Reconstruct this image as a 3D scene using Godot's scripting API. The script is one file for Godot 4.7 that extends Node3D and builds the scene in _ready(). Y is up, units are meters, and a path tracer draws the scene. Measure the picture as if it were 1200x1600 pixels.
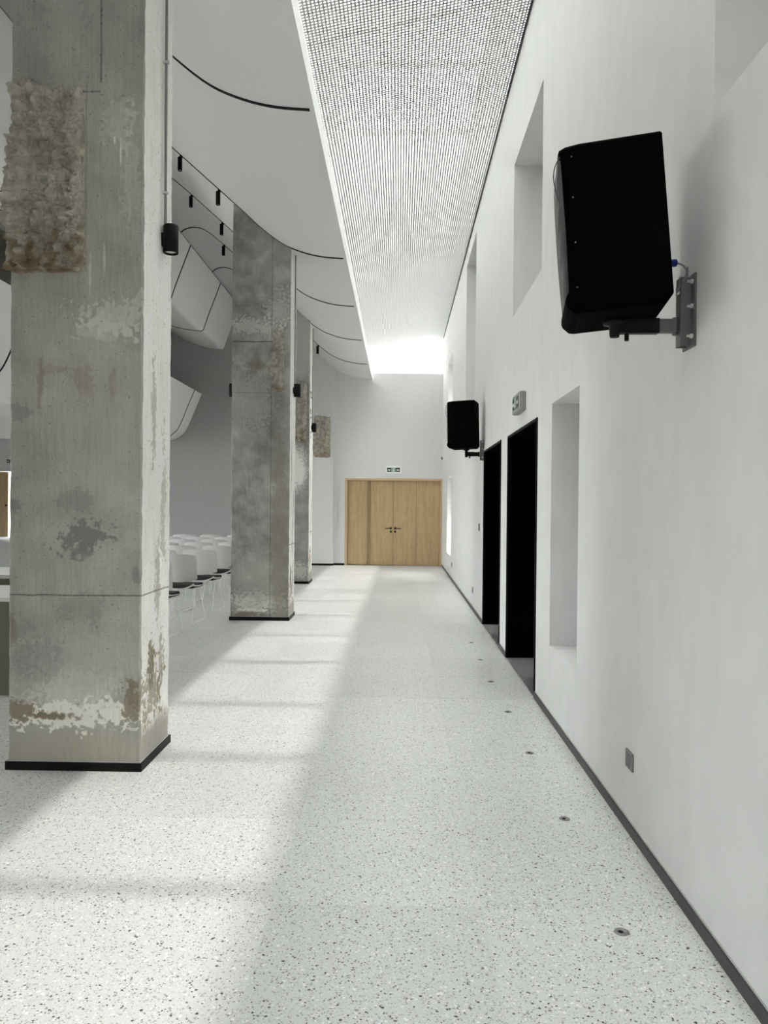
extends Node3D
# A long skylit foyer beside an auditorium. x to the right, y up, the corridor runs towards -z. Units are metres.

const WX := 1.08          # face of the right wall
const EZ := -19.38        # face of the end wall
var M := {}
var rng := RandomNumberGenerator.new()
var taken := {}

# ------------------------------------------------------------------ naming
func numbered(called: String) -> String:
	if not taken.has(called):
		taken[called] = 0
		return called
	taken[called] += 1
	return "%s_%03d" % [called, taken[called]]

func tag(o: Node3D, label := "", category := "", group := "") -> Node3D:
	if label: o.set_meta("label", label)
	if category: o.set_meta("category", category)
	if group: o.set_meta("group", group)
	return o

func thing(called: String, label: String, category: String, at := Vector3.ZERO, turn := 0.0, group := "") -> Node3D:
	var o := Node3D.new()
	o.name = numbered(called)
	add_child(o)
	o.position = at
	o.rotation.y = turn
	tag(o, label, category, group)
	return o

func put(called: String, mesh: Mesh, mat: Material, parent: Node = self) -> MeshInstance3D:
	var o := MeshInstance3D.new()
	o.name = numbered(called) if parent == self else called
	o.mesh = mesh
	if mat: o.material_override = mat
	parent.add_child(o, true)
	return o

func obj(called: String, st: SurfaceTool, mat: Material, parent: Node = self) -> MeshInstance3D:
	st.generate_normals()
	return put(called, st.commit(), mat, parent)

func struct(called: String, st: SurfaceTool, mat: Material, label: String, category := "") -> MeshInstance3D:
	var o := obj(called, st, mat)
	o.set_meta("kind", "structure")
	o.set_meta("label", label)
	o.set_meta("category", category if category else "wall")
	return o

func base(called: String, label: String, category: String) -> Node3D:
	var o := thing(called, label, category)
	o.set_meta("kind", "structure")
	return o

# ------------------------------------------------------------------ shapes
func sf(smooth := false) -> SurfaceTool:
	var st := SurfaceTool.new()
	st.begin(Mesh.PRIMITIVE_TRIANGLES)
	st.set_smooth_group(0 if smooth else -1)
	return st

func tri(st: SurfaceTool, a: Vector3, b: Vector3, c: Vector3, n: Vector3) -> void:
	if (c - a).cross(b - a).dot(n) < 0.0:
		var t := b
		b = c
		c = t
	for p: Vector3 in [a, b, c]:
		st.add_vertex(p)

func quad(st: SurfaceTool, a: Vector3, b: Vector3, c: Vector3, d: Vector3, n: Vector3) -> void:
	tri(st, a, b, c, n)
	tri(st, a, c, d, n)

func bx(st: SurfaceTool, c: Vector3, s: Vector3, ch := 0.003, bs := Basis.IDENTITY) -> void:
	var h := s * 0.5
	ch = minf(ch, minf(h.x, minf(h.y, h.z)) * 0.9)
	var ax: Array[Vector3] = [Vector3.RIGHT, Vector3.UP, Vector3.BACK]
	var hs: Array[float] = [h.x, h.y, h.z]
	for i in 3:
		var j := (i + 1) % 3
		var k := (i + 2) % 3
		for g: float in [-1.0, 1.0]:
			var o := ax[i] * hs[i] * g
			var u := ax[j] * (hs[j] - ch)
			var v := ax[k] * (hs[k] - ch)
			quad(st, c + bs * (o - u - v), c + bs * (o + u - v), c + bs * (o + u + v), c + bs * (o - u + v), bs * (ax[i] * g))
	if ch <= 0.0: return
	for i in 3:
		var j := (i + 1) % 3
		var k := (i + 2) % 3
		for g: float in [-1.0, 1.0]:
			for e: float in [-1.0, 1.0]:
				var w := ax[i] * (hs[i] - ch)
				var p := ax[j] * hs[j] * g + ax[k] * (hs[k] - ch) * e
				var q := ax[j] * (hs[j] - ch) * g + ax[k] * hs[k] * e
				quad(st, c + bs * (p - w), c + bs * (p + w), c + bs * (q + w), c + bs * (q - w), bs * (ax[j] * g + ax[k] * e))
	for gx: float in [-1.0, 1.0]:
		for gy: float in [-1.0, 1.0]:
			for gz: float in [-1.0, 1.0]:
				var n := Vector3(gx, gy, gz)
				tri(st, c + bs * (n * Vector3(h.x, h.y - ch, h.z - ch)), c + bs * (n * Vector3(h.x - ch, h.y, h.z - ch)), c + bs * (n * Vector3(h.x - ch, h.y - ch, h.z)), bs * n)

func bb(st: SurfaceTool, lo: Vector3, hi: Vector3, ch := 0.002) -> void:
	bx(st, (lo + hi) * 0.5, (hi - lo).abs(), ch)

func frame_of(d: Vector3) -> Basis:
	var y := d.normalized()
	var x := y.cross(Vector3.UP if absf(y.y) < 0.95 else Vector3.RIGHT).normalized()
	return Basis(x, y, x.cross(y))

# a lathe: profile of (radius, height) along the y axis of bs
func lathe(st: SurfaceTool, prof: Array, at: Vector3, bs := Basis.IDENTITY, seg := 20) -> void:
	for i in prof.size() - 1:
		var p: Vector2 = prof[i]
		var q: Vector2 = prof[i + 1]
		for k in seg:
			var a := TAU * k / seg
			var b := TAU * (k + 1) / seg
			var ca := Vector3(cos(a), 0, sin(a))
			var cb := Vector3(cos(b), 0, sin(b))
			var n2 := Vector2(q.y - p.y, p.x - q.x)
			var n := bs * (ca * n2.x + Vector3.UP * n2.y)
			if n.length() < 1e-9: continue
			var v0 := at + bs * (ca * p.x + Vector3.UP * p.y)
			var v1 := at + bs * (cb * p.x + Vector3.UP * p.y)
			var v2 := at + bs * (cb * q.x + Vector3.UP * q.y)
			var v3 := at + bs * (ca * q.x + Vector3.UP * q.y)
			if p.x > 1e-6: tri(st, v0, v1, v2 if q.x > 1e-6 else v3, n)
			if q.x > 1e-6: tri(st, v0, v2, v3, n)

func rod(st: SurfaceTool, a: Vector3, b: Vector3, r: float, seg := 12) -> void:
	var l := a.distance_to(b)
	var e := minf(r * 0.2, l * 0.2)
	lathe(st, [Vector2(0, 0), Vector2(r - e, 0), Vector2(r, e), Vector2(r, l - e), Vector2(r - e, l), Vector2(0, l)], a, frame_of(b - a), seg)

func tube(st: SurfaceTool, pts: Array, r: float, seg := 8) -> void:
	var rings := []
	var x := Vector3.ZERO
	for i in pts.size():
		var p: Vector3 = pts[i]
		var d: Vector3 = ((pts[mini(i + 1, pts.size() - 1)] as Vector3) - (pts[maxi(i - 1, 0)] as Vector3)).normalized()
		if i == 0: x = frame_of(d).x
		x = (x - d * x.dot(d)).normalized()
		var z := d.cross(x)
		var ring := PackedVector3Array()
		for k in seg:
			var a := TAU * k / seg
			ring.append(p + (x * cos(a) + z * sin(a)) * r)
		rings.append(ring)
	for i in rings.size() - 1:
		for k in seg:
			var k2 := (k + 1) % seg
			var p: Vector3 = rings[i][k]
			quad(st, p, rings[i][k2], rings[i + 1][k2], rings[i + 1][k], p - (pts[i] as Vector3))
	for e: int in [0, rings.size() - 1]:
		for k in range(1, seg - 1):
			tri(st, rings[e][0], rings[e][k], rings[e][k + 1], (pts[e] as Vector3) - (pts[1 if e == 0 else e - 1] as Vector3))

func bend(pts: Array, r := 0.05, n := 5) -> Array:   # rounds the corners of a path
	var out := [pts[0]]
	for i in range(1, pts.size() - 1):
		var p: Vector3 = pts[i]
		var a: Vector3 = p + ((pts[i - 1] as Vector3) - p).limit_length(r)
		var b: Vector3 = p + ((pts[i + 1] as Vector3) - p).limit_length(r)
		for k in n + 1:
			var t := float(k) / n
			out.append(a.lerp(p, t).lerp(p.lerp(b, t), t))
	out.append(pts[-1])
	return out

# a polygon of (x, y) swept along z from z0 to z1; o and bs place it
func prism(st: SurfaceTool, poly: PackedVector2Array, z0: float, z1: float, at := Vector3.ZERO, bs := Basis.IDENTITY) -> void:
	var n := poly.size()
	var area := 0.0
	for i in n:
		area += poly[i].cross(poly[(i + 1) % n])
	var g := 1.0 if area > 0 else -1.0
	for i in n:
		var p := poly[i]
		var q := poly[(i + 1) % n]
		var nn := Vector3((q - p).y, -(q - p).x, 0) * g
		quad(st, at + bs * Vector3(p.x, p.y, z0), at + bs * Vector3(q.x, q.y, z0), at + bs * Vector3(q.x, q.y, z1), at + bs * Vector3(p.x, p.y, z1), bs * nn)
	var ix := Geometry2D.triangulate_polygon(poly)
	for i in range(0, ix.size(), 3):
		for e: Array in [[z0, -1.0], [z1, 1.0]]:
			tri(st, at + bs * Vector3(poly[ix[i]].x, poly[ix[i]].y, e[0]), at + bs * Vector3(poly[ix[i + 1]].x, poly[ix[i + 1]].y, e[0]), at + bs * Vector3(poly[ix[i + 2]].x, poly[ix[i + 2]].y, e[0]), bs * Vector3(0, 0, signf(z1 - z0) * float(e[1])))

# an open line of (x, y) thickened upwards by th
func thick(line: PackedVector2Array, th: float, flip := 1.0) -> PackedVector2Array:
	var out := line.duplicate()
	for i in range(line.size() - 1, -1, -1):
		var d := (line[mini(i + 1, line.size() - 1)] - line[maxi(i - 1, 0)]).normalized()
		out.append(line[i] + Vector2(d.y, -d.x) * th * flip)
	return out

# a smooth curve through points
func smooth2(pts: Array, per := 6) -> PackedVector2Array:
	var out := PackedVector2Array()
	for i in pts.size() - 1:
		var p0: Vector2 = pts[maxi(i - 1, 0)]
		var p1: Vector2 = pts[i]
		var p2: Vector2 = pts[i + 1]
		var p3: Vector2 = pts[mini(i + 2, pts.size() - 1)]
		for k in per:
			out.append(p1.cubic_interpolate(p2, p0, p3, float(k) / per))
	out.append(pts[-1])
	return out

# a wall with rectangular openings. o is a corner, u and v run along it, n is its outer normal; holes are [u0, u1, v0, v1, depth]; a depth of th goes through.
func wall_with_holes(st: SurfaceTool, o: Vector3, u: Vector3, v: Vector3, n: Vector3, lu: float, lv: float, th: float, holes: Array) -> void:
	var us := [0.0, lu]
	var vs := [0.0, lv]
	for h: Array in holes:
		for x: float in [h[0], h[1]]:
			if not us.has(x): us.append(x)
		for y: float in [h[2], h[3]]:
			if not vs.has(y): vs.append(y)
	us.sort()
	vs.sort()
	for i in us.size() - 1:
		for j in vs.size() - 1:
			var cu: float = (us[i] + us[i + 1]) * 0.5
			var cv: float = (vs[j] + vs[j + 1]) * 0.5
			var dep := 0.0
			for h: Array in holes:
				if cu > h[0] and cu < h[1] and cv > h[2] and cv < h[3]:
					dep = h[4]
			var c: Array[Vector3] = []
			for q: Array in [[i, j], [i + 1, j], [i + 1, j + 1], [i, j + 1]]:
				c.append(o + u * us[q[0]] + v * vs[q[1]])
			if dep < th - 1e-4:
				quad(st, c[0] - n * dep, c[1] - n * dep, c[2] - n * dep, c[3] - n * dep, n)
				quad(st, c[0] - n * th, c[1] - n * th, c[2] - n * th, c[3] - n * th, -n)
	for h: Array in holes:
		var a : Vector3 = o + u * h[0] + v * h[2]
		var b : Vector3 = o + u * h[1] + v * h[2]
		var c2 : Vector3 = o + u * h[1] + v * h[3]
		var d : Vector3 = o + u * h[0] + v * h[3]
		var dn: Vector3 = -n * h[4]
		quad(st, a, b, b + dn, a + dn, v)
		quad(st, d, c2, c2 + dn, d + dn, -v)
		quad(st, a, d, d + dn, a + dn, u)
		quad(st, b, c2, c2 + dn, b + dn, -u)
	for e: Array in [[o, v * lv, -u], [o + u * lu, v * lv, u], [o, u * lu, -v], [o + v * lv, u * lu, v]]:
		var p: Vector3 = e[0]
		var w: Vector3 = e[1]
		quad(st, p, p + w, p + w - n * th, p - n * th, e[2])

# ------------------------------------------------------------------ materials
func noise(freq: float, sd: int, oct := 4, kind := FastNoiseLite.TYPE_SIMPLEX_SMOOTH) -> FastNoiseLite:
	var n := FastNoiseLite.new()
	n.noise_type = kind
	n.frequency = freq
	n.seed = sd
	n.fractal_octaves = oct
	return n

func mat(called: String, c: Color, rough := 0.6, metal := 0.0) -> StandardMaterial3D:
	var m := StandardMaterial3D.new()
	m.resource_name = called
	m.albedo_color = c
	m.roughness = rough
	m.metallic = metal
	M[called] = m
	return m

func ramp_tex(freq: float, sd: int, a: Color, b: Color, size := 512, oct := 5) -> NoiseTexture2D:
	var t := NoiseTexture2D.new()
	t.width = size
	t.height = size
	t.seamless = true
	t.noise = noise(freq, sd, oct)
	var g := Gradient.new()
	g.set_color(0, a)
	g.set_color(1, b)
	t.color_ramp = g
	return t

func bump(m: StandardMaterial3D, freq: float, sd: int, scale: float, size := 512, oct := 5) -> void:
	var t := NoiseTexture2D.new()
	t.width = size
	t.height = size
	t.seamless = true
	t.noise = noise(freq, sd, oct)
	m.heightmap_enabled = true
	m.heightmap_texture = t
	m.heightmap_scale = scale

func triplanar(m: StandardMaterial3D, scale: Vector3, world := true) -> void:
	m.uv1_triplanar = true
	m.uv1_world_triplanar = world
	m.uv1_scale = scale

func grey(v: float, w := 0.0) -> Color:   # an sRGB grey, w > 0 is warmer
	return Color(v + w * 0.5, v + w * 0.25, v - w)

func terrazzo() -> ImageTexture:
	var s := 2048
	rng.seed = 11
	var im := Image.create(s, s, false, Image.FORMAT_RGB8)
	im.fill(Color(0.885, 0.89, 0.88))
	# soft speckle of the binder
	for i in 190000:
		var v := rng.randf_range(0.79, 0.96)
		im.fill_rect(Rect2i(rng.randi() % s, rng.randi() % s, 1 + rng.randi() % 4, 1 + rng.randi() % 4), Color(v, v * 1.005, v))
	var kinds := [[9000, 2.0, 4.5, 0.62, 0.76], [5200, 2.5, 5.0, 0.93, 1.0], [5200, 3.5, 7.5, 0.66, 0.79], [2600, 2.5, 5.5, 0.28, 0.48], [1000, 4.0, 8.5, 0.20, 0.40], [1500, 4.5, 9.0, 0.98, 1.0], [350, 4.0, 8.0, 0.54, 0.62]]
	for k: Array in kinds:
		for i in int(k[0]):
			var cx := rng.randf() * s
			var cy := rng.randf() * s
			var r := rng.randf_range(k[1], k[2])
			var asp := rng.randf_range(0.35, 0.9)
			var an := rng.randf() * TAU
			var v := rng.randf_range(k[3], k[4])
			var warm := rng.randf_range(-0.012, 0.02)
			var col := Color(v + warm, v + warm * 0.4, v - warm)
			var ca := cos(an)
			var sa := sin(an)
			var cut1 := rng.randf_range(0.5, 1.0)
			var cut2 := rng.randf_range(0.5, 1.0)
			var ir := int(ceil(r))
			for dy in range(-ir, ir + 1):
				for dx in range(-ir, ir + 1):
					var u := (dx * ca + dy * sa) / r
					var w := (-dx * sa + dy * ca) / (r * asp)
					if u * u + w * w < 1.0 and u + w * 0.6 < cut1 and -u + w * 0.5 < cut2:
						im.set_pixel(posmod(int(cx) + dx, s), posmod(int(cy) + dy, s), col)
	return ImageTexture.create_from_image(im)

# worn concrete, wide x high metres; feats lists marks in metres: [x, y, rx, ry, colour, strength, raggedness]
func concrete(wm: float, hm: float, pw: int, ph: int, sd: int, tone: Color, feats: Array, lines: Array, streak := 0.05, mott := 0.05, gain := 1.0) -> ImageTexture:
	var n1 := noise(0.9, sd, 3)
	var n2 := noise(4.0, sd + 1, 4)
	var n3 := noise(30.0, sd + 2, 3)
	var n4 := noise(9.0, sd + 3, 4)
	var by := PackedByteArray()
	by.resize(pw * ph * 3)
	# features sorted into rows so that only near ones are tested
	for j in ph:
		var y := hm * (1.0 - (j + 0.5) / ph)
		var near := []
		for f: Array in feats:
			if absf(y - f[1]) < f[3] * 1.8 + 0.02: near.append(f)
		for i in pw:
			var x := wm * (i + 0.5) / pw
			var a := n2.get_noise_2d(x, y)
			var b := n3.get_noise_2d(x, y)
			var v := n1.get_noise_2d(x * 1.3, y) * mott + a * mott * 0.9 + b * 0.022 + n4.get_noise_2d(x * 3.0, y * 0.22) * streak
			var c := Color(tone.r + v, tone.g + v, tone.b + v * 0.95)
			if b > 0.52: c = c.darkened(0.18)
			for f: Array in near:
				var dx: float = (x - f[0]) / f[2]
				var dy: float = (y - f[1]) / f[3]
				var d := sqrt(dx * dx + dy * dy)
				var rag: float = f[6]
				d += (a * 0.8 + n4.get_noise_2d(x * 2.2, y * 2.2) * 0.9 + b * 0.3) * rag
				var k : float = clampf((1.0 - d) * (2.2 if rag < 0.8 else 4.5), 0.0, 1.0) * f[5]
				if k > 0.0: c = c.lerp(f[4], k)
			for l: Array in lines:   # [horizontal?, at, width, strength]
				var q: float = absf((y if l[0] else x) + a * 0.004 - l[1])
				if q < l[2] and (l.size() < 6 or ((x if l[0] else y) > l[4] and (x if l[0] else y) < l[5])): c = c.lerp(Color(0.16, 0.155, 0.14), l[3] * (1.0 - q / l[2]) * (0.6 + 0.8 * absf(b)))
			c *= gain
			var at := (j * pw + i) * 3
			by[at] = int(clampf(c.r, 0, 1) * 255)
			by[at + 1] = int(clampf(c.g, 0, 1) * 255)
			by[at + 2] = int(clampf(c.b, 0, 1) * 255)
	return ImageTexture.create_from_image(Image.create_from_data(pw, ph, false, Image.FORMAT_RGB8, by))

func oak() -> ImageTexture:
	var w := 512
	var h := 1024
	var n1 := noise(1.0, 5, 4)
	var n2 := noise(1.0, 8, 3)
	var by := PackedByteArray()
	by.resize(w * h * 3)
	for j in h:
		for i in w:
			var x := i / 512.0
			var y := j / 512.0
			var g := n1.get_noise_2d(x * 14.0, y * 0.9)
			var ring := sin((x * 26.0 + n1.get_noise_2d(x * 2.0, y * 0.5) * 16.0)) * 0.5
			var f := n2.get_noise_2d(x * 90.0, y * 5.0)
			var t := g * 0.045 + ring * 0.016 + f * 0.05
			var c := Color(0.715 + t, 0.615 + t * 0.95, 0.46 + t * 0.85)
			var at := (j * w + i) * 3
			by[at] = int(clampf(c.r, 0, 1) * 255)
			by[at + 1] = int(clampf(c.g, 0, 1) * 255)
			by[at + 2] = int(clampf(c.b, 0, 1) * 255)
	return ImageTexture.create_from_image(Image.create_from_data(w, h, false, Image.FORMAT_RGB8, by))

func materials() -> void:
	var m := mat("wall plaster", Color.WHITE, 0.85)
	m.albedo_texture = ramp_tex(0.012, 3, grey(0.845), grey(0.875))
	triplanar(m, Vector3(0.7, 0.35, 0.7))
	bump(m, 0.03, 7, 0.12)
	m = mat("end plaster", Color.WHITE, 0.9)
	m.albedo_texture = ramp_tex(0.03, 13, grey(0.83), grey(0.865))
	triplanar(m, Vector3(0.8, 0.8, 0.8))
	bump(m, 0.06, 17, 0.10)
	m = mat("ceiling board", grey(0.91), 0.8)
	m = mat("grey plaster", Color.WHITE, 0.92)  # end wall plaster with the dimness of the auditorium put into its tone
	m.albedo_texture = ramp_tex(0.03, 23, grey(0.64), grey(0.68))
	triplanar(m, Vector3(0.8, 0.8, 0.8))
	mat("white paint", grey(0.93), 0.7)
	mat("dark joint", grey(0.02), 0.95)
	mat("well paint", grey(0.95), 0.8)
	mat("sheet metal", grey(0.70), 0.6)
	mat("beige board", Color(0.84, 0.83, 0.77), 0.8)
	m = mat("cream gutter", Color(0.90, 0.89, 0.83), 0.8)
	m.backlight_enabled = true  # the gutter is made translucent so that it does not show dark
	m.backlight = Color(0.9, 0.88, 0.80)
	mat("grout", grey(0.88), 0.8)
	for k in 3:
		m = mat("terrazzo%d" % k, [grey(0.985), grey(1.0), grey(0.97)][k], 0.36)
		if k == 0: m.albedo_texture = terrazzo()
		else: m.albedo_texture = (M["terrazzo0"] as StandardMaterial3D).albedo_texture
		triplanar(m, Vector3.ONE / 1.63)
		m.uv1_offset = Vector3(k * 0.37, 0, k * 0.61)
		m.uv1_triplanar_sharpness = 8.0
	mat("black metal", grey(0.05), 0.5).metallic_specular = 0.3
	mat("skirting", grey(0.24), 0.45, 0.2)
	mat("pure black", grey(0.01), 0.9).metallic_specular = 0.1
	mat("sealant", grey(0.72), 0.7)
	mat("steel", grey(0.55), 0.38, 0.8)
	mat("dark steel", grey(0.34), 0.42, 0.6)
	mat("zinc", grey(0.80), 0.4, 0.5)
	mat("bracket grey", grey(0.42), 0.5, 0.3)
	m = mat("speaker coating", grey(0.02), 0.85)
	m.metallic_specular = 0.12
	bump(m, 0.25, 21, 0.06, 256, 2)
	triplanar(m, Vector3.ONE * 5.0, false)
	mat("grille", grey(0.36), 0.6, 0.3)
	mat("blue plastic", Color(0.08, 0.16, 0.45), 0.4)
	mat("cable", grey(0.52), 0.5)
	mat("white plastic", grey(0.86), 0.45)
	mat("chair shell", grey(0.84), 0.5)
	mat("cushion", grey(0.17), 0.9)
	mat("chair frame", grey(0.95), 0.4)
	mat("sign dark", Color(0.05, 0.09, 0.08), 0.4)
	mat("sign green", Color(0.50, 0.64, 0.58), 0.4)
	mat("sign white", grey(0.93), 0.4)
	mat("sign casing", grey(0.58), 0.5)
	mat("lens", grey(0.9), 0.3)
	mat("olive board", Color(0.47, 0.465, 0.41), 0.7)
	mat("stage carpet", grey(0.50), 0.95)
	mat("ground", Color(0.45, 0.44, 0.40), 0.95)
	m = mat("leaf", Color(0.30, 0.42, 0.18), 0.6)
	m.backlight_enabled = true
	m.backlight = Color(0.2, 0.3, 0.1)
	m = mat("oak", Color.WHITE, 0.55)
	m.albedo_texture = oak()
	m.uv1_triplanar = true
	m.uv1_world_triplanar = true
	m.uv1_scale = Vector3(0.8, 0.4, 0.8)
	mat("oak frame", Color(0.78, 0.68, 0.54), 0.55)
	m = mat("glass", Color(0.95, 1.0, 0.98, 0.06), 0.05)
	m.transparency = BaseMaterial3D.TRANSPARENCY_ALPHA
	# broken concrete
	m = mat("rubble", Color.WHITE, 0.95)
	m.albedo_texture = ramp_tex(0.008, 31, Color(0.53, 0.51, 0.46), Color(0.88, 0.86, 0.81), 512, 5)
	triplanar(m, Vector3.ONE * 2.2)
	m.vertex_color_use_as_albedo = true
	bump(m, 0.03, 37, 0.5)
	# columns: front and side of each
	var dk := Color(0.44, 0.44, 0.425)
	var lt := Color(0.80, 0.795, 0.765)
	var br := Color(0.44, 0.40, 0.34)
	var tan_ := Color(0.60, 0.58, 0.535)
	var f1 := [
		[0.37, 0.10, 0.55, 0.17, tan_, 0.8, 0.15],
		[0.36, 0.43, 0.36, 0.17, lt, 0.45, 0.6], [0.35, 0.31, 0.37, 0.085, lt, 0.95, 0.9], [0.12, 0.33, 0.10, 0.07, lt, 0.9, 1.0], [0.55, 0.34, 0.14, 0.08, lt, 0.9, 1.0],
		[0.08, 0.34, 0.10, 0.055, br, 0.85, 1.0], [0.27, 0.305, 0.16, 0.024, br, 0.95, 0.7], [0.70, 0.42, 0.05, 0.12, br, 0.8, 0.9],
		[0.40, 1.30, 0.165, 0.085, dk, 0.95, 1.1], [0.44, 1.23, 0.10, 0.05, dk, 0.7, 1.2], [0.37, 1.53, 0.10, 0.06, dk, 0.35, 0.8], [0.42, 0.93, 0.16, 0.10, dk, 0.3, 0.7],
		[0.03, 1.49, 0.05, 0.04, dk, 0.7, 0.6], [0.17, 2.14, 0.022, 0.20, Color(0.50, 0.46, 0.40), 0.6, 0.7], [0.24, 2.25, 0.07, 0.03, Color(0.50, 0.46, 0.40), 0.4, 0.8],
		[0.42, 2.20, 0.06, 0.08, Color(0.50, 0.46, 0.40), 0.45, 0.9], [0.58, 2.16, 0.02, 0.12, Color(0.50, 0.46, 0.40), 0.5, 0.7], [0.05, 2.0, 0.08, 0.05, dk, 0.45, 1.0], [0.72, 1.10, 0.025, 0.06, dk, 0.6, 0.5],
		[0.60, 2.56, 0.18, 0.10, lt, 0.4, 1.2], [0.52, 2.46, 0.16, 0.07, lt, 0.3, 1.1], [0.68, 3.35, 0.05, 0.30, lt, 0.25, 1.2], [0.62, 3.60, 0.10, 0.12, lt, 0.25, 1.2],
		[0.45, 2.78, 0.012, 0.14, lt, 0.5, 0.4], [0.53, 2.86, 0.008, 0.12, lt, 0.45, 0.3], [0.62, 3.46, 0.006, 0.09, lt, 0.9, 0.2], [0.585, 3.53, 0.012, 0.03, lt, 0.9, 0.5],
		[0.30, 4.10, 0.10, 0.45, Color(0.64, 0.635, 0.615), 0.4, 1.0], [0.10, 3.98, 0.10, 0.2, Color(0.52, 0.515, 0.50), 0.5, 0.8], [0.02, 0.78, 0.03, 0.09, br, 0.5, 0.6],
		[0.40, 0.62, 0.30, 0.16, Color(0.63, 0.625, 0.605), 0.5, 0.8], [0.15, 0.62, 0.12, 0.16, dk, 0.35, 0.9], [0.45, 1.9, 0.3, 0.25, Color(0.62, 0.605, 0.575), 0.4, 0.7]]
	m = mat("column front", Color.WHITE, 0.9)
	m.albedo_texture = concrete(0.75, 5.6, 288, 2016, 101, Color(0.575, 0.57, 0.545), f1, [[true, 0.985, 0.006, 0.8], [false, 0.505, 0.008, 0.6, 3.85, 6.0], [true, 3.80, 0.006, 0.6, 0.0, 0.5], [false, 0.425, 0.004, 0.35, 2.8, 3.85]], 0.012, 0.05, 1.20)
	bump(m, 0.04, 41, 0.35)
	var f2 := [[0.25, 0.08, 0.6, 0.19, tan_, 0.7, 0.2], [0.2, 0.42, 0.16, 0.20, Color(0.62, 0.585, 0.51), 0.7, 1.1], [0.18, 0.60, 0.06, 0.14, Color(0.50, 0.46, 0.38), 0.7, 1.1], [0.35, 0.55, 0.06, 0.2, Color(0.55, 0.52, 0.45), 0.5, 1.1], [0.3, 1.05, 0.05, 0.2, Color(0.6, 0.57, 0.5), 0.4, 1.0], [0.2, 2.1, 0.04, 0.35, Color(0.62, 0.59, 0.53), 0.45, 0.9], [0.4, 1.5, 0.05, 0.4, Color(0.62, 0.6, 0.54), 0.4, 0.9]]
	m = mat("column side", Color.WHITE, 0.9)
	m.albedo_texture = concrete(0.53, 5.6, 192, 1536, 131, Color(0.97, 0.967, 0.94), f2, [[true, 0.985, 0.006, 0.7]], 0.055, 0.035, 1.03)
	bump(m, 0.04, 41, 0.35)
	var g1 := [[0.30, 0.24, 0.40, 0.13, lt, 0.75, 0.8], [0.28, 0.135, 0.30, 0.028, lt, 0.95, 0.5], [0.18, 0.07, 0.30, 0.05, br, 0.7, 0.7], [0.36, 0.55, 0.34, 0.30, Color(0.62, 0.615, 0.59), 0.6, 1.0],
		[0.20, 2.85, 0.32, 0.35, Color(0.62, 0.62, 0.60), 0.6, 0.8], [0.30, 3.30, 0.26, 0.06, br, 0.5, 1.2], [0.24, 3.82, 0.35, 0.10, lt, 0.5, 1.3], [0.60, 4.05, 0.16, 0.20, lt, 0.45, 1.3], [0.62, 1.2, 0.14, 1.6, Color(0.52, 0.495, 0.44), 0.7, 0.4], [0.55, 5.0, 0.3, 0.4, Color(0.54, 0.54, 0.525), 0.5, 0.8]]
	m = mat("second column front", Color.WHITE, 0.9)
	m.albedo_texture = concrete(0.75, 5.6, 224, 1536, 151, Color(0.56, 0.56, 0.545), g1, [[false, 0.51, 0.008, 0.5], [true, 3.62, 0.012, 0.9, 0.0, 0.53], [true, 2.96, 0.006, 0.5, 0.0, 0.5]], 0.015, 0.13, 1.16)
	bump(m, 0.04, 41, 0.4)
	var h1 := [[0.3, 4.6, 0.6, 0.95, Color(0.70, 0.70, 0.68), 0.9, 0.25], [0.26, 2.2, 0.30, 0.52, Color(0.86, 0.86, 0.84), 0.95, 0.3], [0.2, 0.25, 0.4, 0.16, lt, 0.6, 0.9]]
	m = mat("third column front", Color.WHITE, 0.9)
	m.albedo_texture = concrete(0.55, 5.6, 128, 1024, 171, Color(0.53, 0.53, 0.515), h1, [], 0.02, 0.08, 1.1)

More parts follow.
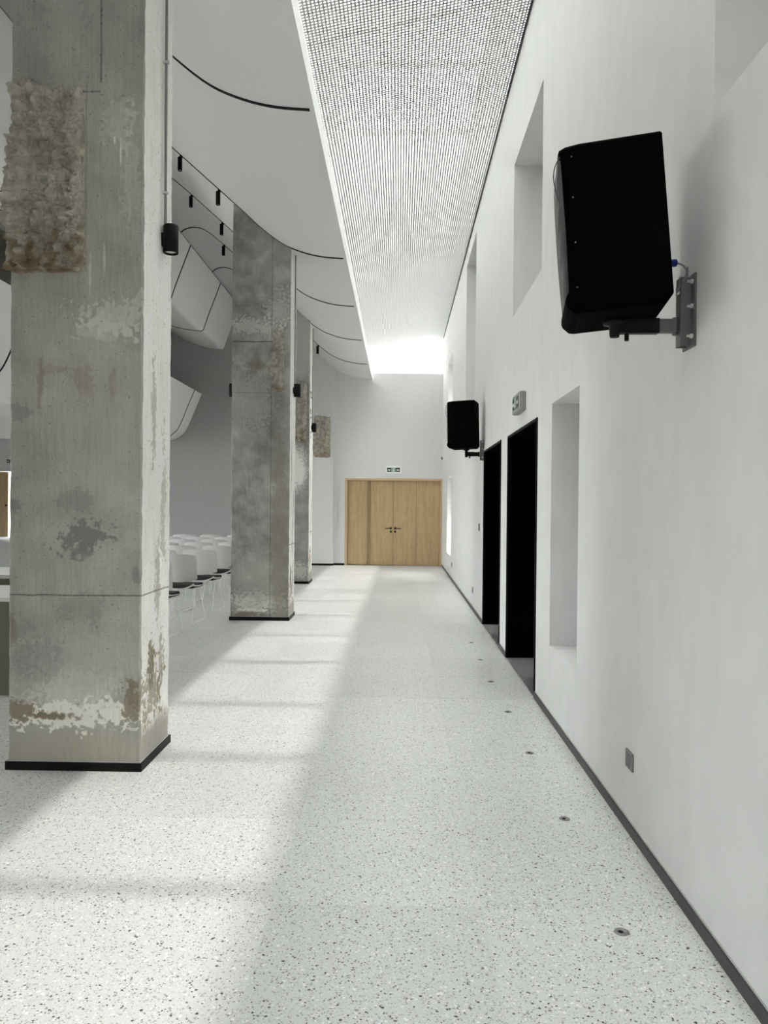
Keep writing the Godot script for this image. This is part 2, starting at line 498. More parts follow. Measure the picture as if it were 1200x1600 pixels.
# ------------------------------------------------------------------ builders
func perforated(wm: float, lm: float, nx: int, nz: int, r: float, th: float) -> ArrayMesh:
	var v := PackedVector3Array()
	var ix := PackedInt32Array()
	var px := wm / nx
	var pz := lm / nz
	var nn := PackedVector3Array()
	for j in nz:
		for i in nx:
			var c := Vector3((i + 0.5) * px - wm * 0.5, 0, (j + 0.5) * pz - lm * 0.5)
			var b := v.size()
			for k in 8:
				var a := TAU * k / 8.0
				var sx := signf(roundf(cos(a) * 10.0))
				var sz := signf(roundf(sin(a) * 10.0))
				v.append(c + Vector3(sx * px * 0.5, 0, sz * pz * 0.5))
				v.append(c + Vector3(cos(a) * r, 0, sin(a) * r))
				nn.append_array([Vector3.DOWN, Vector3.DOWN])
			for k in 8:
				var o0 := b + k * 2
				var o1 := b + (k + 1) % 8 * 2
				ix.append_array([o0, o1 + 1, o1, o0, o0 + 1, o1 + 1])
			# the wall of the hole: the sheet is th thick
			b = v.size()
			for k in 8:
				var a := TAU * k / 8.0
				var q := Vector3(cos(a), 0, sin(a))
				v.append_array([c + q * r, c + q * r + Vector3.UP * th])
				nn.append_array([-q, -q])
			for k in 8:
				var o0 := b + k * 2
				var o1 := b + (k + 1) % 8 * 2
				ix.append_array([o0, o1 + 1, o1, o0, o0 + 1, o1 + 1])
	# a folded rim, 22 mm high, round the sheet
	for e in 4:
		var hx := wm * 0.5
		var hz := lm * 0.5
		var cs := [Vector3(-hx, 0, -hz), Vector3(hx, 0, -hz), Vector3(hx, 0, hz), Vector3(-hx, 0, hz)]
		var a: Vector3 = cs[e]
		var b2: Vector3 = cs[(e + 1) % 4]
		var s := v.size()
		v.append_array([a, b2, b2 + Vector3.UP * 0.022, a + Vector3.UP * 0.022])
		var n := (a + b2).normalized()
		nn.append_array([n, n, n, n])
		ix.append_array([s, s + 1, s + 2, s, s + 2, s + 3])
	var ar := []
	ar.resize(Mesh.ARRAY_MAX)
	ar[Mesh.ARRAY_VERTEX] = v
	ar[Mesh.ARRAY_NORMAL] = nn
	ar[Mesh.ARRAY_INDEX] = ix
	var am := ArrayMesh.new()
	am.add_surface_from_arrays(Mesh.PRIMITIVE_TRIANGLES, ar)
	return am

# a broken-off beam end: a box whose faces are hacked rough, in its own axes (front is +z)
func rubble(s: Vector3, step: float, amp: float, sd: int, rust: float) -> SurfaceTool:
	var st := sf()
	var n1 := noise(7.0, sd, 2)
	var n2 := noise(13.0, sd + 1, 3, FastNoiseLite.TYPE_CELLULAR)
	var n3 := noise(60.0, sd + 2, 2)
	n2.cellular_return_type = FastNoiseLite.RETURN_DISTANCE2_SUB
	n2.fractal_octaves = 1
	var n4 := noise(30.0, sd + 5, 1, FastNoiseLite.TYPE_CELLULAR)
	n4.cellular_return_type = FastNoiseLite.RETURN_DISTANCE2_SUB
	var h := s * 0.5
	var place := func(p: Vector3) -> Vector3:
		var q := p / h
		var n := Vector3(pow(q.x, 5), pow(q.y, 5) * 0.35, pow(q.z, 5)).normalized()
		# hacked concrete: broad lumps, then flat chips between ridges at two sizes, sheared so that they run downhill
		var w := Vector3(p.x + p.y * 0.45, p.y * 0.8 - p.x * 0.3, p.z) + Vector3(n1.get_noise_3dv(p * 1.6), n1.get_noise_3dv(p * 1.6 + Vector3(9, 0, 0)), 0) * 0.05
		var chips := 1.0 + n2.get_noise_3dv(w)
		var small := 1.0 + n4.get_noise_3dv(w)
		var d := amp * 0.25 + (n1.get_noise_3dv(p * 0.5) + 0.3) * amp * 1.3 + pow(chips, 0.8) * amp * 2.6 + small * amp * 1.0 + n3.get_noise_3dv(p) * amp * 0.12
		if q.x < -0.9: d = d * 0.55 + (n1.get_noise_2d(p.y * 0.8, 40.0) * 0.5 + 1.25 * exp(-pow((q.y + 0.35) / 0.5, 2.0))) * amp
		if q.x > 0.80 and q.z > 0.0: d *= lerpf(1.0, 0.25, clampf((q.x - 0.80) / 0.15, 0.0, 1.0))    # the sawn right-hand edge
		if q.y < -0.96: d *= 0.3
		return p + n * d
	var ax: Array[Vector3] = [Vector3.RIGHT, Vector3.UP, Vector3.BACK]
	for i in 3:
		var j := (i + 1) % 3
		var k := (i + 2) % 3
		for g: float in [-1.0, 1.0]:
			if i == 2 and g < 0: continue
			var nu := maxi(2, int(s[j] / step))
			var nv := maxi(2, int(s[k] / step))
			for a in nu:
				for b in nv:
					var c: Array[Vector3] = []
					for e: Array in [[0, 0], [1, 0], [1, 1], [0, 1]]:
						c.append(ax[i] * h[i] * g + ax[j] * h[j] * (2.0 * (a + e[0]) / nu - 1.0) + ax[k] * h[k] * (2.0 * (b + e[1]) / nv - 1.0))
					var t := clampf((-c[0].y / h.y - 0.55) * 1.8 + n1.get_noise_3dv(c[0] * 1.7) * 1.2, 0.0, 1.0) * rust
					st.set_color(Color(1, 1, 1).lerp(Color(0.42, 0.29, 0.19), t))
					quad(st, place.call(c[0]), place.call(c[1]), place.call(c[2]), place.call(c[3]), ax[i] * g)
	return st

# a column shaft with worn arrises; x0..x1 and z0 (front) .. z1 (back)
func shaft(x0: float, x1: float, z0: float, z1: float, top: float, sd: int, wear: float, front: Material, side: Material) -> ArrayMesh:
	var nz := noise(6.0, sd, 4)
	var rows := int(top / 0.05)
	var am: ArrayMesh = null
	for part in 2:
		var st := sf()
		for r in rows:
			var ring := []
			for e in 2:
				var y := top * (r + e) / rows
				var ps := []
				var cs := []
				for q in 4:
					cs.append(0.006 + wear * maxf(0.0, nz.get_noise_2d(y, q * 17.0) + 0.15))
				var wob := nz.get_noise_2d(y * 1.5, 90.0) * wear * 0.3
				# corners: front-left, front-right, back-right, back-left
				ps = [Vector3(x0, y, z0 - cs[0]), Vector3(x0 + cs[0], y, z0), Vector3(x1 - cs[1], y, z0), Vector3(x1 + wob, y, z0 - cs[1]), Vector3(x1 + wob, y, z1 + cs[2]), Vector3(x1 - cs[2], y, z1), Vector3(x0 + cs[3], y, z1), Vector3(x0, y, z1 + cs[3])]
				ring.append(ps)
			var use := [0, 1, 2] if part == 0 else [3, 4, 5, 6, 7]
			for k: int in use:
				var k2 := (k + 1) % 8
				var a: Vector3 = ring[0][k]
				var b: Vector3 = ring[0][k2]
				var c: Vector3 = ring[1][k2]
				var d: Vector3 = ring[1][k]
				var n := ((a + b) * 0.5 - Vector3((x0 + x1) * 0.5, a.y, (z0 + z1) * 0.5))
				var order := [a, b, c, a, c, d]
				if (c - a).cross(b - a).dot(n) < 0.0: order = [a, c, b, a, d, c]
				for p: Vector3 in order:
					var u := (p.x - x0) / (x1 - x0) if part == 0 or k == 5 else (p.z - z0) / (z1 - z0)
					st.set_uv(Vector2(u, 1.0 - p.y / 5.6))
					st.add_vertex(p)
		st.generate_normals()
		st.set_material(front if part == 0 else side)
		am = st.commit(am) if am else st.commit()
	return am

func column(label: String, x0: float, x1: float, z0: float, z1: float, top: float, sd: int, wear: float, front: Material, side: Material) -> Node3D:
	var t := thing("concrete_column", label, "column", Vector3((x0 + x1) * 0.5, 0, (z0 + z1) * 0.5))
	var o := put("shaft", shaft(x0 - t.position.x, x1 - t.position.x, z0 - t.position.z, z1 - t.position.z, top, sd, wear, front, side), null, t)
	o.position = Vector3.ZERO
	var st := sf()
	var e := 0.012
	var cx := t.position.x
	var cz := t.position.z
	bb(st, Vector3(x0 - cx - e, 0.0, z0 - cz), Vector3(x1 - cx + e, 0.048, z0 - cz + e), 0.001)
	bb(st, Vector3(x0 - cx - e, 0.0, z1 - cz - e), Vector3(x1 - cx + e, 0.048, z1 - cz), 0.001)
	bb(st, Vector3(x0 - cx - e, 0.0, z1 - cz), Vector3(x0 - cx, 0.048, z0 - cz), 0.001)
	bb(st, Vector3(x1 - cx, 0.0, z1 - cz), Vector3(x1 - cx + e, 0.048, z0 - cz), 0.001)
	obj("base_trim", st, M["black metal"], t).set_meta("label", "black metal base trim")
	st = sf()
	for q: Array in [[Vector3(x0 - cx - 0.006, 0.048, z0 - cz), Vector3(x1 - cx + 0.006, 0.054, z0 - cz + 0.006)], [Vector3(x1 - cx, 0.048, z1 - cz), Vector3(x1 - cx + 0.006, 0.054, z0 - cz)]]:
		bb(st, q[0], q[1], 0.001)
	obj("sealant_bead", st, M["sealant"], t)
	return t

func wall_lamp(label: String, at: Vector3, out: Vector3, pipe_top: float) -> void:
	# an up-down cylinder lamp on a column, fed by a steel conduit from above
	var t := thing("wall_lamp", label, "lamp", at)
	var st := sf(true)
	lathe(st, [Vector2(0.034, -0.075), Vector2(0.042, -0.083), Vector2(0.045, -0.080), Vector2(0.045, 0.080), Vector2(0.040, 0.085), Vector2(0, 0.085)], Vector3.ZERO)
	obj("housing", st, M["black metal"], t)
	st = sf(true)
	lathe(st, [Vector2(0, -0.074), Vector2(0.026, -0.074), Vector2(0.035, -0.070)], Vector3.ZERO)
	obj("lens", st, M["lens"], t)
	st = sf()
	bx(st, -out * 0.045, Vector3(0.03, 0.08, 0.03))
	obj("mount", st, M["black metal"], t)
	if pipe_top > 0.0:
		var c := thing("conduit", label.replace("black cylinder wall lamp", "steel conduit above the lamp"), "conduit", at - out * 0.034)
		st = sf(true)
		rod(st, Vector3(0, 0.06, 0), Vector3(0, pipe_top - at.y, 0), 0.0085, 10)
		obj("pipe", st, M["steel"], c)
		for k in 3:
			st = sf()
			bx(st, Vector3(0, 0.28 + k * 0.78, 0), Vector3(0.034, 0.014, 0.022), 0.002)
			obj("clip", st, M["zinc"], c)

func spot(label: String, top: Vector3) -> void:
	var t := thing("ceiling_spotlight", label, "spotlight", top)
	var st := sf(true)
	lathe(st, [Vector2(0, -0.03), Vector2(0.026, -0.03), Vector2(0.029, -0.034), Vector2(0.029, -0.200), Vector2(0.026, -0.204), Vector2(0.022, -0.200), Vector2(0.022, -0.19)], Vector3(-0.02, 0, 0))
	obj("can", st, M["black metal"], t)
	st = sf(true)
	lathe(st, [Vector2(0, -0.192), Vector2(0.022, -0.19)], Vector3(-0.02, 0, 0))
	obj("lens", st, M["lens"], t)
	st = sf()
	bx(st, Vector3(0.0, -0.018, 0), Vector3(0.045, 0.036, 0.018))
	obj("stem", st, M["black metal"], t)

func exit_sign(label: String, at: Vector3, turn: float, w := 0.38, h := 0.185, deep := 0.034, casing := "sign white") -> void:
	# faces +z in its own axes
	var t := thing("exit_sign", label, "sign", at, turn)
	var st := sf()
	bx(st, Vector3(0, 0, deep * 0.5), Vector3(w, h, deep), 0.006)
	obj("casing", st, M[casing], t)
	st = sf()
	bx(st, Vector3(0, 0.002, deep + 0.001), Vector3(w * 0.84, h * 0.58, 0.004), 0.001)
	obj("panel", st, M["sign dark"], t)
	var z := deep + 0.0035
	st = sf()
	bx(st, Vector3(0, 0.002, z), Vector3(w * 0.30, h * 0.56, 0.003), 0.0005)
	obj("pictogram_field", st, M["sign green"], t)
	st = sf()
	# a running figure through a doorway
	lathe(st, [Vector2(0.010, 0), Vector2(0.010, 0.002), Vector2(0, 0.002)], Vector3(0.008, 0.032, z + 0.001), frame_of(Vector3.BACK), 12)
	for q: Array in [[0.004, 0.016, -0.006, -0.010, 0.013], [-0.006, -0.010, 0.014, -0.022, 0.008], [0.014, -0.022, 0.010, -0.042, 0.007], [-0.006, -0.010, -0.018, -0.028, 0.008], [-0.018, -0.028, -0.036, -0.028, 0.007], [0.004, 0.016, 0.024, 0.004, 0.006], [0.002, 0.016, -0.020, 0.012, 0.006], [-0.020, 0.012, -0.026, -0.002, 0.006]]:
		var a := Vector2(q[0], q[1])
		var b := Vector2(q[2], q[3])
		var d := (b - a)
		var bs := Basis(Vector3.BACK, d.angle())
		bx(st, Vector3((a.x + b.x) * 0.5, (a.y + b.y) * 0.5, z + 0.002), Vector3(d.length() + 0.004, q[4], 0.002), 0.0004, bs)
	obj("running_figure", st, M["sign white"], t)
	for s: float in [-1.0, 1.0]:
		st = sf()
		bx(st, Vector3(s * w * 0.285, -0.002, z + 0.0005), Vector3(w * 0.17, h * 0.16, 0.002), 0.0008)
		obj("white_bar", st, M["sign white"], t)

func plate(called: String, label: String, category: String, y: float, z: float, w := 0.088, h := 0.088, dark := false) -> void:
	var t := thing(called, label, category, Vector3(WX, y, z))
	var st := sf()
	bx(st, Vector3(-0.005, 0, 0), Vector3(0.010, h, w), 0.003)
	obj("cover_plate", st, M["dark steel" if dark else "steel"], t)
	st = sf()
	bx(st, Vector3(-0.0105, 0, 0), Vector3(0.003, h * 0.72, w * 0.72), 0.001)
	obj("rocker" if dark else "flap", st, M["bracket grey"], t)

func speaker(label: String, at: Vector3, yaw: float, tilt: float) -> Node3D:
	# faces -x, its side towards +z
	var t := thing("loudspeaker", label, "loudspeaker", at)
	t.basis = Basis(Vector3.UP, yaw) * Basis(Vector3.BACK, tilt)
	var prof := PackedVector2Array()
	for q: Array in [[-0.176, 0.272], [-0.172, 0.284], [-0.150, 0.294], [-0.10, 0.300], [0.176, 0.302], [0.182, 0.296], [0.184, -0.262], [0.181, -0.270], [0.156, -0.299], [-0.140, -0.302], [-0.158, -0.298], [-0.180, -0.275], [-0.184, -0.262], [-0.182, -0.240], [-0.170, -0.225], [-0.166, 0.0], [-0.168, 0.255]]:
		prof.append(Vector2(q[0], q[1]))
	var st := sf()
	var half := 0.165
	prism(st, prof, -half, half)
	# bevelled cheeks
	for s: float in [-1.0, 1.0]:
		var inner := PackedVector2Array()
		for p in prof: inner.append(p * 0.965)
		for i in prof.size():
			var k := (i + 1) % prof.size()
			quad(st, Vector3(prof[i].x, prof[i].y, s * half), Vector3(prof[k].x, prof[k].y, s * half), Vector3(inner[k].x, inner[k].y, s * (half + 0.008)), Vector3(inner[i].x, inner[i].y, s * (half + 0.008)), Vector3(prof[i].x, prof[i].y, s))
		var ix := Geometry2D.triangulate_polygon(inner)
		for i in range(0, ix.size(), 3):
			tri(st, Vector3(inner[ix[i]].x, inner[ix[i]].y, s * (half + 0.008)), Vector3(inner[ix[i + 1]].x, inner[ix[i + 1]].y, s * (half + 0.008)), Vector3(inner[ix[i + 2]].x, inner[ix[i + 2]].y, s * (half + 0.008)), Vector3(0, 0, s))
	obj("cabinet", st, M["speaker coating"], t)
	st = sf(true)
	var gp := PackedVector2Array()
	for k in 9:
		var u := k / 8.0 * 2.0 - 1.0
		gp.append(Vector2(-0.178 - 0.004 * (1.0 - u * u), 0.015 + u * 0.238))
	gp.append(Vector2(-0.165, 0.253))
	gp.append(Vector2(-0.165, -0.223))
	prism(st, gp, -0.160, 0.160)
	obj("grille", st, M["grille"], t).set_meta("label", "grey curved front grille")
	st = sf(true)
	tube(st, bend([Vector3(-0.170, 0.262, 0.165), Vector3(-0.197, 0.225, 0.165), Vector3(-0.197, 0.16, 0.165), Vector3(-0.182, 0.10, 0.165)], 0.04), 0.0022, 6)
	obj("trim_wire", st, M["dark steel"], t)
	for q: Array in [[-0.13, 0.255], [-0.135, 0.11], [-0.137, -0.05], [-0.142, -0.21]]:
		st = sf(true)
		lathe(st, [Vector2(0.0035, 0), Vector2(0.003, 0.002), Vector2(0, 0.002)], Vector3(q[0], q[1], 0.1725), frame_of(Vector3.BACK), 8)
		obj("screw", st, M["bracket grey"], t)
	return t

func bracket(label: String, y: float, z: float, pole_x: float, pole_z: float, grey_arm: bool, top: float) -> void:
	# a steel wall channel with a hinged arm that carries the loudspeaker on a short pole
	var t := thing("speaker_bracket", label, "bracket", Vector3(WX, y, z))
	var am: Material = M["black metal"]
	var st := sf()
	bx(st, Vector3(-0.004, 0, 0), Vector3(0.008, 0.27, 0.12), 0.002)
	obj("wall_plate", st, M["bracket grey"], t)
	st = sf()
	bx(st, Vector3(-0.024, 0, 0.022), Vector3(0.040, 0.255, 0.005), 0.001)
	bx(st, Vector3(-0.024, 0, -0.022), Vector3(0.040, 0.255, 0.005), 0.001)
	bx(st, Vector3(-0.043, 0, 0), Vector3(0.005, 0.255, 0.05), 0.001)
	obj("channel", st, M["bracket grey"], t)
	for k: float in [0.105, 0.015, -0.095]:
		for s: float in [-1.0, 1.0]:
			st = sf(true)
			lathe(st, [Vector2(0.009, 0.008), Vector2(0.009, 0.016), Vector2(0.005, 0.016), Vector2(0.005, 0.028), Vector2(0, 0.029)], Vector3(0, k, s * 0.042), frame_of(Vector3.LEFT), 8)
			obj("bolt", st, M["zinc"], t)
	st = sf(true)
	rod(st, Vector3(-0.057, -0.085, 0), Vector3(-0.057, -0.018, 0), 0.011)
	obj("hinge", st, M["bracket grey"], t)
	var pole := Vector3(pole_x - WX, -0.05, pole_z - z)
	var d := pole - Vector3(-0.057, -0.05, 0)
	var bs := Basis(d.normalized(), Vector3.UP, d.normalized().cross(Vector3.UP))
	st = sf()
	bx(st, Vector3(-0.057, -0.05, 0) + d.normalized() * 0.04, Vector3(0.085, 0.052, 0.028), 0.003, bs)
	obj("hinge_tab", st, M["bracket grey"] if grey_arm else am, t)
	st = sf()
	bx(st, Vector3(-0.057, -0.05, 0) + d.normalized() * (d.length() * 0.5 + 0.03), Vector3(d.length() - 0.06, 0.056, 0.036), 0.003, bs)
	obj("arm", st, am, t)
	for k: float in [-0.013, 0.013]:
		st = sf(true)
		lathe(st, [Vector2(0.007, 0), Vector2(0.006, 0.004), Vector2(0, 0.005)], Vector3(-0.057, -0.05 + k, 0) + d.normalized() * 0.068 + bs.z * 0.016, frame_of(bs.z), 8)
		obj("bolt", st, M["zinc"], t)
	st = sf(true)
	lathe(st, [Vector2(0, -0.042), Vector2(0.016, -0.042), Vector2(0.018, -0.038), Vector2(0.021, top - 0.02), Vector2(0.042, top - 0.016), Vector2(0.042, top), Vector2(0, top)], pole)
	obj("pole_cup", st, am, t)
	st = sf(true)
	rod(st, pole + d.normalized() * -0.045 + Vector3(0, -0.028, 0), pole + d.normalized() * -0.045 + Vector3(0, -0.055, 0), 0.009, 8)
	obj("clamp_knob", st, am, t)

func chair(called: String) -> Node3D:
	# faces -z; the back is towards +z
	var t := thing(called, "white shell chair", "chair")
	# back and seat shell, one curved sheet with a gap for the pad above the seat
	var rows := 0
	var cols := 10
	# the back: a wide curved sheet that narrows a little to the bottom; the seat pan: a shallow dish whose sides rise to meet it
	var back := smooth2([Vector2(0.245, 0.875), Vector2(0.225, 0.76), Vector2(0.205, 0.65), Vector2(0.190, 0.565), Vector2(0.176, 0.515)], 3)
	var pan := smooth2([Vector2(0.200, 0.440), Vector2(0.16, 0.428), Vector2(0.05, 0.425), Vector2(-0.10, 0.430), Vector2(-0.20, 0.440), Vector2(-0.235, 0.428)], 3)
	for part in 2:
		var curve := back if part == 0 else pan
		rows = curve.size() - 1
		var pt := func(i: int, j: int, off: float) -> Vector3:
			var v := float(i) / rows
			var u := float(j) / cols * 2.0 - 1.0
			var c: Vector2 = curve[i]
			if part == 0:
				var w := lerpf(0.252, 0.222, v)
				if v < 0.1: w *= lerpf(0.94, 1.0, v / 0.1)
				var wrap := (0.05 + 0.04 * v) * u * u
				var edge := -0.022 * pow(absf(u), 3.0) * (1.0 - v) - 0.030 * u * u * v * 0.0 + 0.035 * (u * u) * v
				return Vector3(u * w, c.y + edge, c.x - wrap + off)
			var w2 := lerpf(0.215, 0.225, v) * (lerpf(1.0, 0.85, (v - 0.8) / 0.2) if v > 0.8 else 1.0)
			var rise := 0.065 * pow(absf(u), 2.5) * (1.0 - v * 0.75)
			return Vector3(u * w2, c.y + rise + off, c.x)
		var st := sf(true)
		for i in rows:
			for j in cols:
				quad(st, pt.call(i, j, 0.0), pt.call(i, j + 1, 0.0), pt.call(i + 1, j + 1, 0.0), pt.call(i + 1, j, 0.0), Vector3(0, 1, -1))
				quad(st, pt.call(i, j, 0.007 if part == 0 else -0.007), pt.call(i, j + 1, 0.007 if part == 0 else -0.007), pt.call(i + 1, j + 1, 0.007 if part == 0 else -0.007), pt.call(i + 1, j, 0.007 if part == 0 else -0.007), Vector3(0, -1, 1))
		st.set_smooth_group(-1)
		var o7 := 0.007 if part == 0 else -0.007
		for i in rows:
			for j: int in [0, cols]:
				quad(st, pt.call(i, j, 0.0), pt.call(i + 1, j, 0.0), pt.call(i + 1, j, o7), pt.call(i, j, o7), Vector3(1 if j else -1, 0, 0))
		for i: int in [0, rows]:
			for j in cols:
				quad(st, pt.call(i, j, 0.0), pt.call(i, j + 1, 0.0), pt.call(i, j + 1, o7), pt.call(i, j, o7), Vector3(0, 1 if i == 0 else -1, 0))
		obj("backrest" if part == 0 else "seat", st, M["chair shell"], t)
	var st := sf()
	bx(st, Vector3(0, 0.462, -0.005), Vector3(0.40, 0.050, 0.37), 0.014)
	obj("seat_pad", st, M["cushion"], t).set_meta("label", "dark seat pad")
	for s: float in [-1.0, 1.0]:
		st = sf(true)
		tube(st, bend([Vector3(s * 0.13, 0.432, -0.03), Vector3(s * 0.20, 0.425, -0.05), Vector3(s * 0.215, 0.010, -0.245), Vector3(s * 0.215, 0.010, 0.245), Vector3(s * 0.20, 0.43, 0.10), Vector3(s * 0.13, 0.432, 0.08)], 0.035, 4), 0.0058, 8)
		obj("sled_leg", st, M["chair frame"], t)
		for z: float in [-0.18, 0.18]:
			st = sf()
			bx(st, Vector3(s * 0.215, 0.006, z), Vector3(0.016, 0.012, 0.04), 0.002)
			obj("foot", st, M["white plastic"], t)
	return t

func copy(o: Node3D, at: Vector3, turn: float, label: String, group := "") -> Node3D:
	var base_name := String(o.name)
	var c: Node3D = o.duplicate()
	c.name = numbered(base_name)
	add_child(c)
	c.position = at
	c.rotation.y = turn
	tag(c, label, "chair", group)
	return c

# ------------------------------------------------------------------ the scene
func _ready() -> void:
	# camera: 26 mm-equivalent phone lens held upright at 1.5 m, turned a touch to the left of the corridor
	var cam := Camera3D.new()
	cam.name = "camera"
	add_child(cam)
	var yaw := atan(24.0 / 1200.0)
	var pit := -atan(9.0 / 1200.0)
	var fwd := Vector3(-sin(yaw) * cos(pit), sin(pit), -cos(yaw) * cos(pit))
	var r0 := fwd.cross(Vector3.UP).normalized()
	var u0 := r0.cross(fwd)
	var ro := 0.009
	cam.transform = Transform3D(Basis(r0 * cos(ro) + u0 * sin(ro), u0 * cos(ro) - r0 * sin(ro), -fwd), Vector3(0, 1.5, 0))
	cam.fov = rad_to_deg(2.0 * atan(800.0 / 1200.0))
	cam.near = 0.05
	cam.far = 200.0
	cam.current = true
	# a bright hazy sky
	var we := WorldEnvironment.new()
	we.name = "environment"
	var env := Environment.new()
	var sm := ProceduralSkyMaterial.new()
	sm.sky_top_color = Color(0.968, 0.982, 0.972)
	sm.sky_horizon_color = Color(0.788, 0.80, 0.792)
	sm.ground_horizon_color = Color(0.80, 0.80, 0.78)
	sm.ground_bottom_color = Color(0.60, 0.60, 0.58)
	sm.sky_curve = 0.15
	sm.sun_angle_max = 1.0
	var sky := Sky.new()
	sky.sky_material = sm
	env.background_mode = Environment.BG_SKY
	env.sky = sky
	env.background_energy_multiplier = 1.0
	env.tonemap_mode = Environment.TONE_MAPPER_LINEAR
	env.tonemap_exposure = 21.3
	env.sdfgi_enabled = true
	env.ssao_enabled = true
	env.ssil_enabled = true
	we.environment = env
	add_child(we)
	# the sun stands high on the right, straight across the corridor
	var sun := DirectionalLight3D.new()
	sun.name = "sun"
	sun.light_energy = 0.15
	sun.light_color = Color(1.0, 0.985, 0.96)
	sun.light_angular_distance = 1.6
	sun.shadow_enabled = true
	add_child(sun)
	sun.look_at_from_position(Vector3.ZERO, Vector3(-0.215, -1.0, 0.0), Vector3(0, 0, 1))

	materials()
	build_floor()
	build_walls()
	build_ceiling()
	build_columns()
	build_wall_fittings()
	build_auditorium()

func build_floor() -> void:
	var st := sf()
	bb(st, Vector3(-14.2, -0.20, -24.5), Vector3(2.2, -0.0008, 4.2), 0.0)
	var fl := struct("floor", st, M["grout"], "pale grey speckled terrazzo tile floor of the corridor", "floor")
	var t0 := sf()
	var p := 0.785
	bx(t0, Vector3(0, -0.011, 0), Vector3(p - 0.0022, 0.022, p - 0.0022), 0.0012)
	t0.generate_normals()
	var mesh := t0.commit()
	rng.seed = 4
	for i in 7:
		for j in 29:
			var x := 0.322 + p * (1.5 - i)
			var z := -2.87 + p * (4.5 - j) 
			if i == 0 and (z > -5.3 or z < -10.4): continue
			if z > 1.6 or z - p * 0.5 < EZ - 0.5: continue
			var o := put("floor_tile", mesh, M["terrazzo%d" % (rng.randi() % 3)], fl)
			o.position = Vector3(x, 0, z)
	# tiles out of the camera's reach, joined
	st = sf()
	for i in 13:
		for j in 31:
			bx(st, Vector3(0.322 + p * (1.5 - 7 - i), -0.011, -2.87 + p * (6.5 - j)), Vector3(p - 0.0022, 0.022, p - 0.0022), 0.0)
	var far := obj("distant_floor_tiles", st, M["terrazzo0"], fl)
	far.set_meta("kind", "stuff")
	st = sf()
	bb(st, Vector3(-40, -0.25, -60), Vector3(40, -0.21, 20), 0.0)
	struct("ground", st, M["ground"], "bare ground outside the glazed exit", "ground")

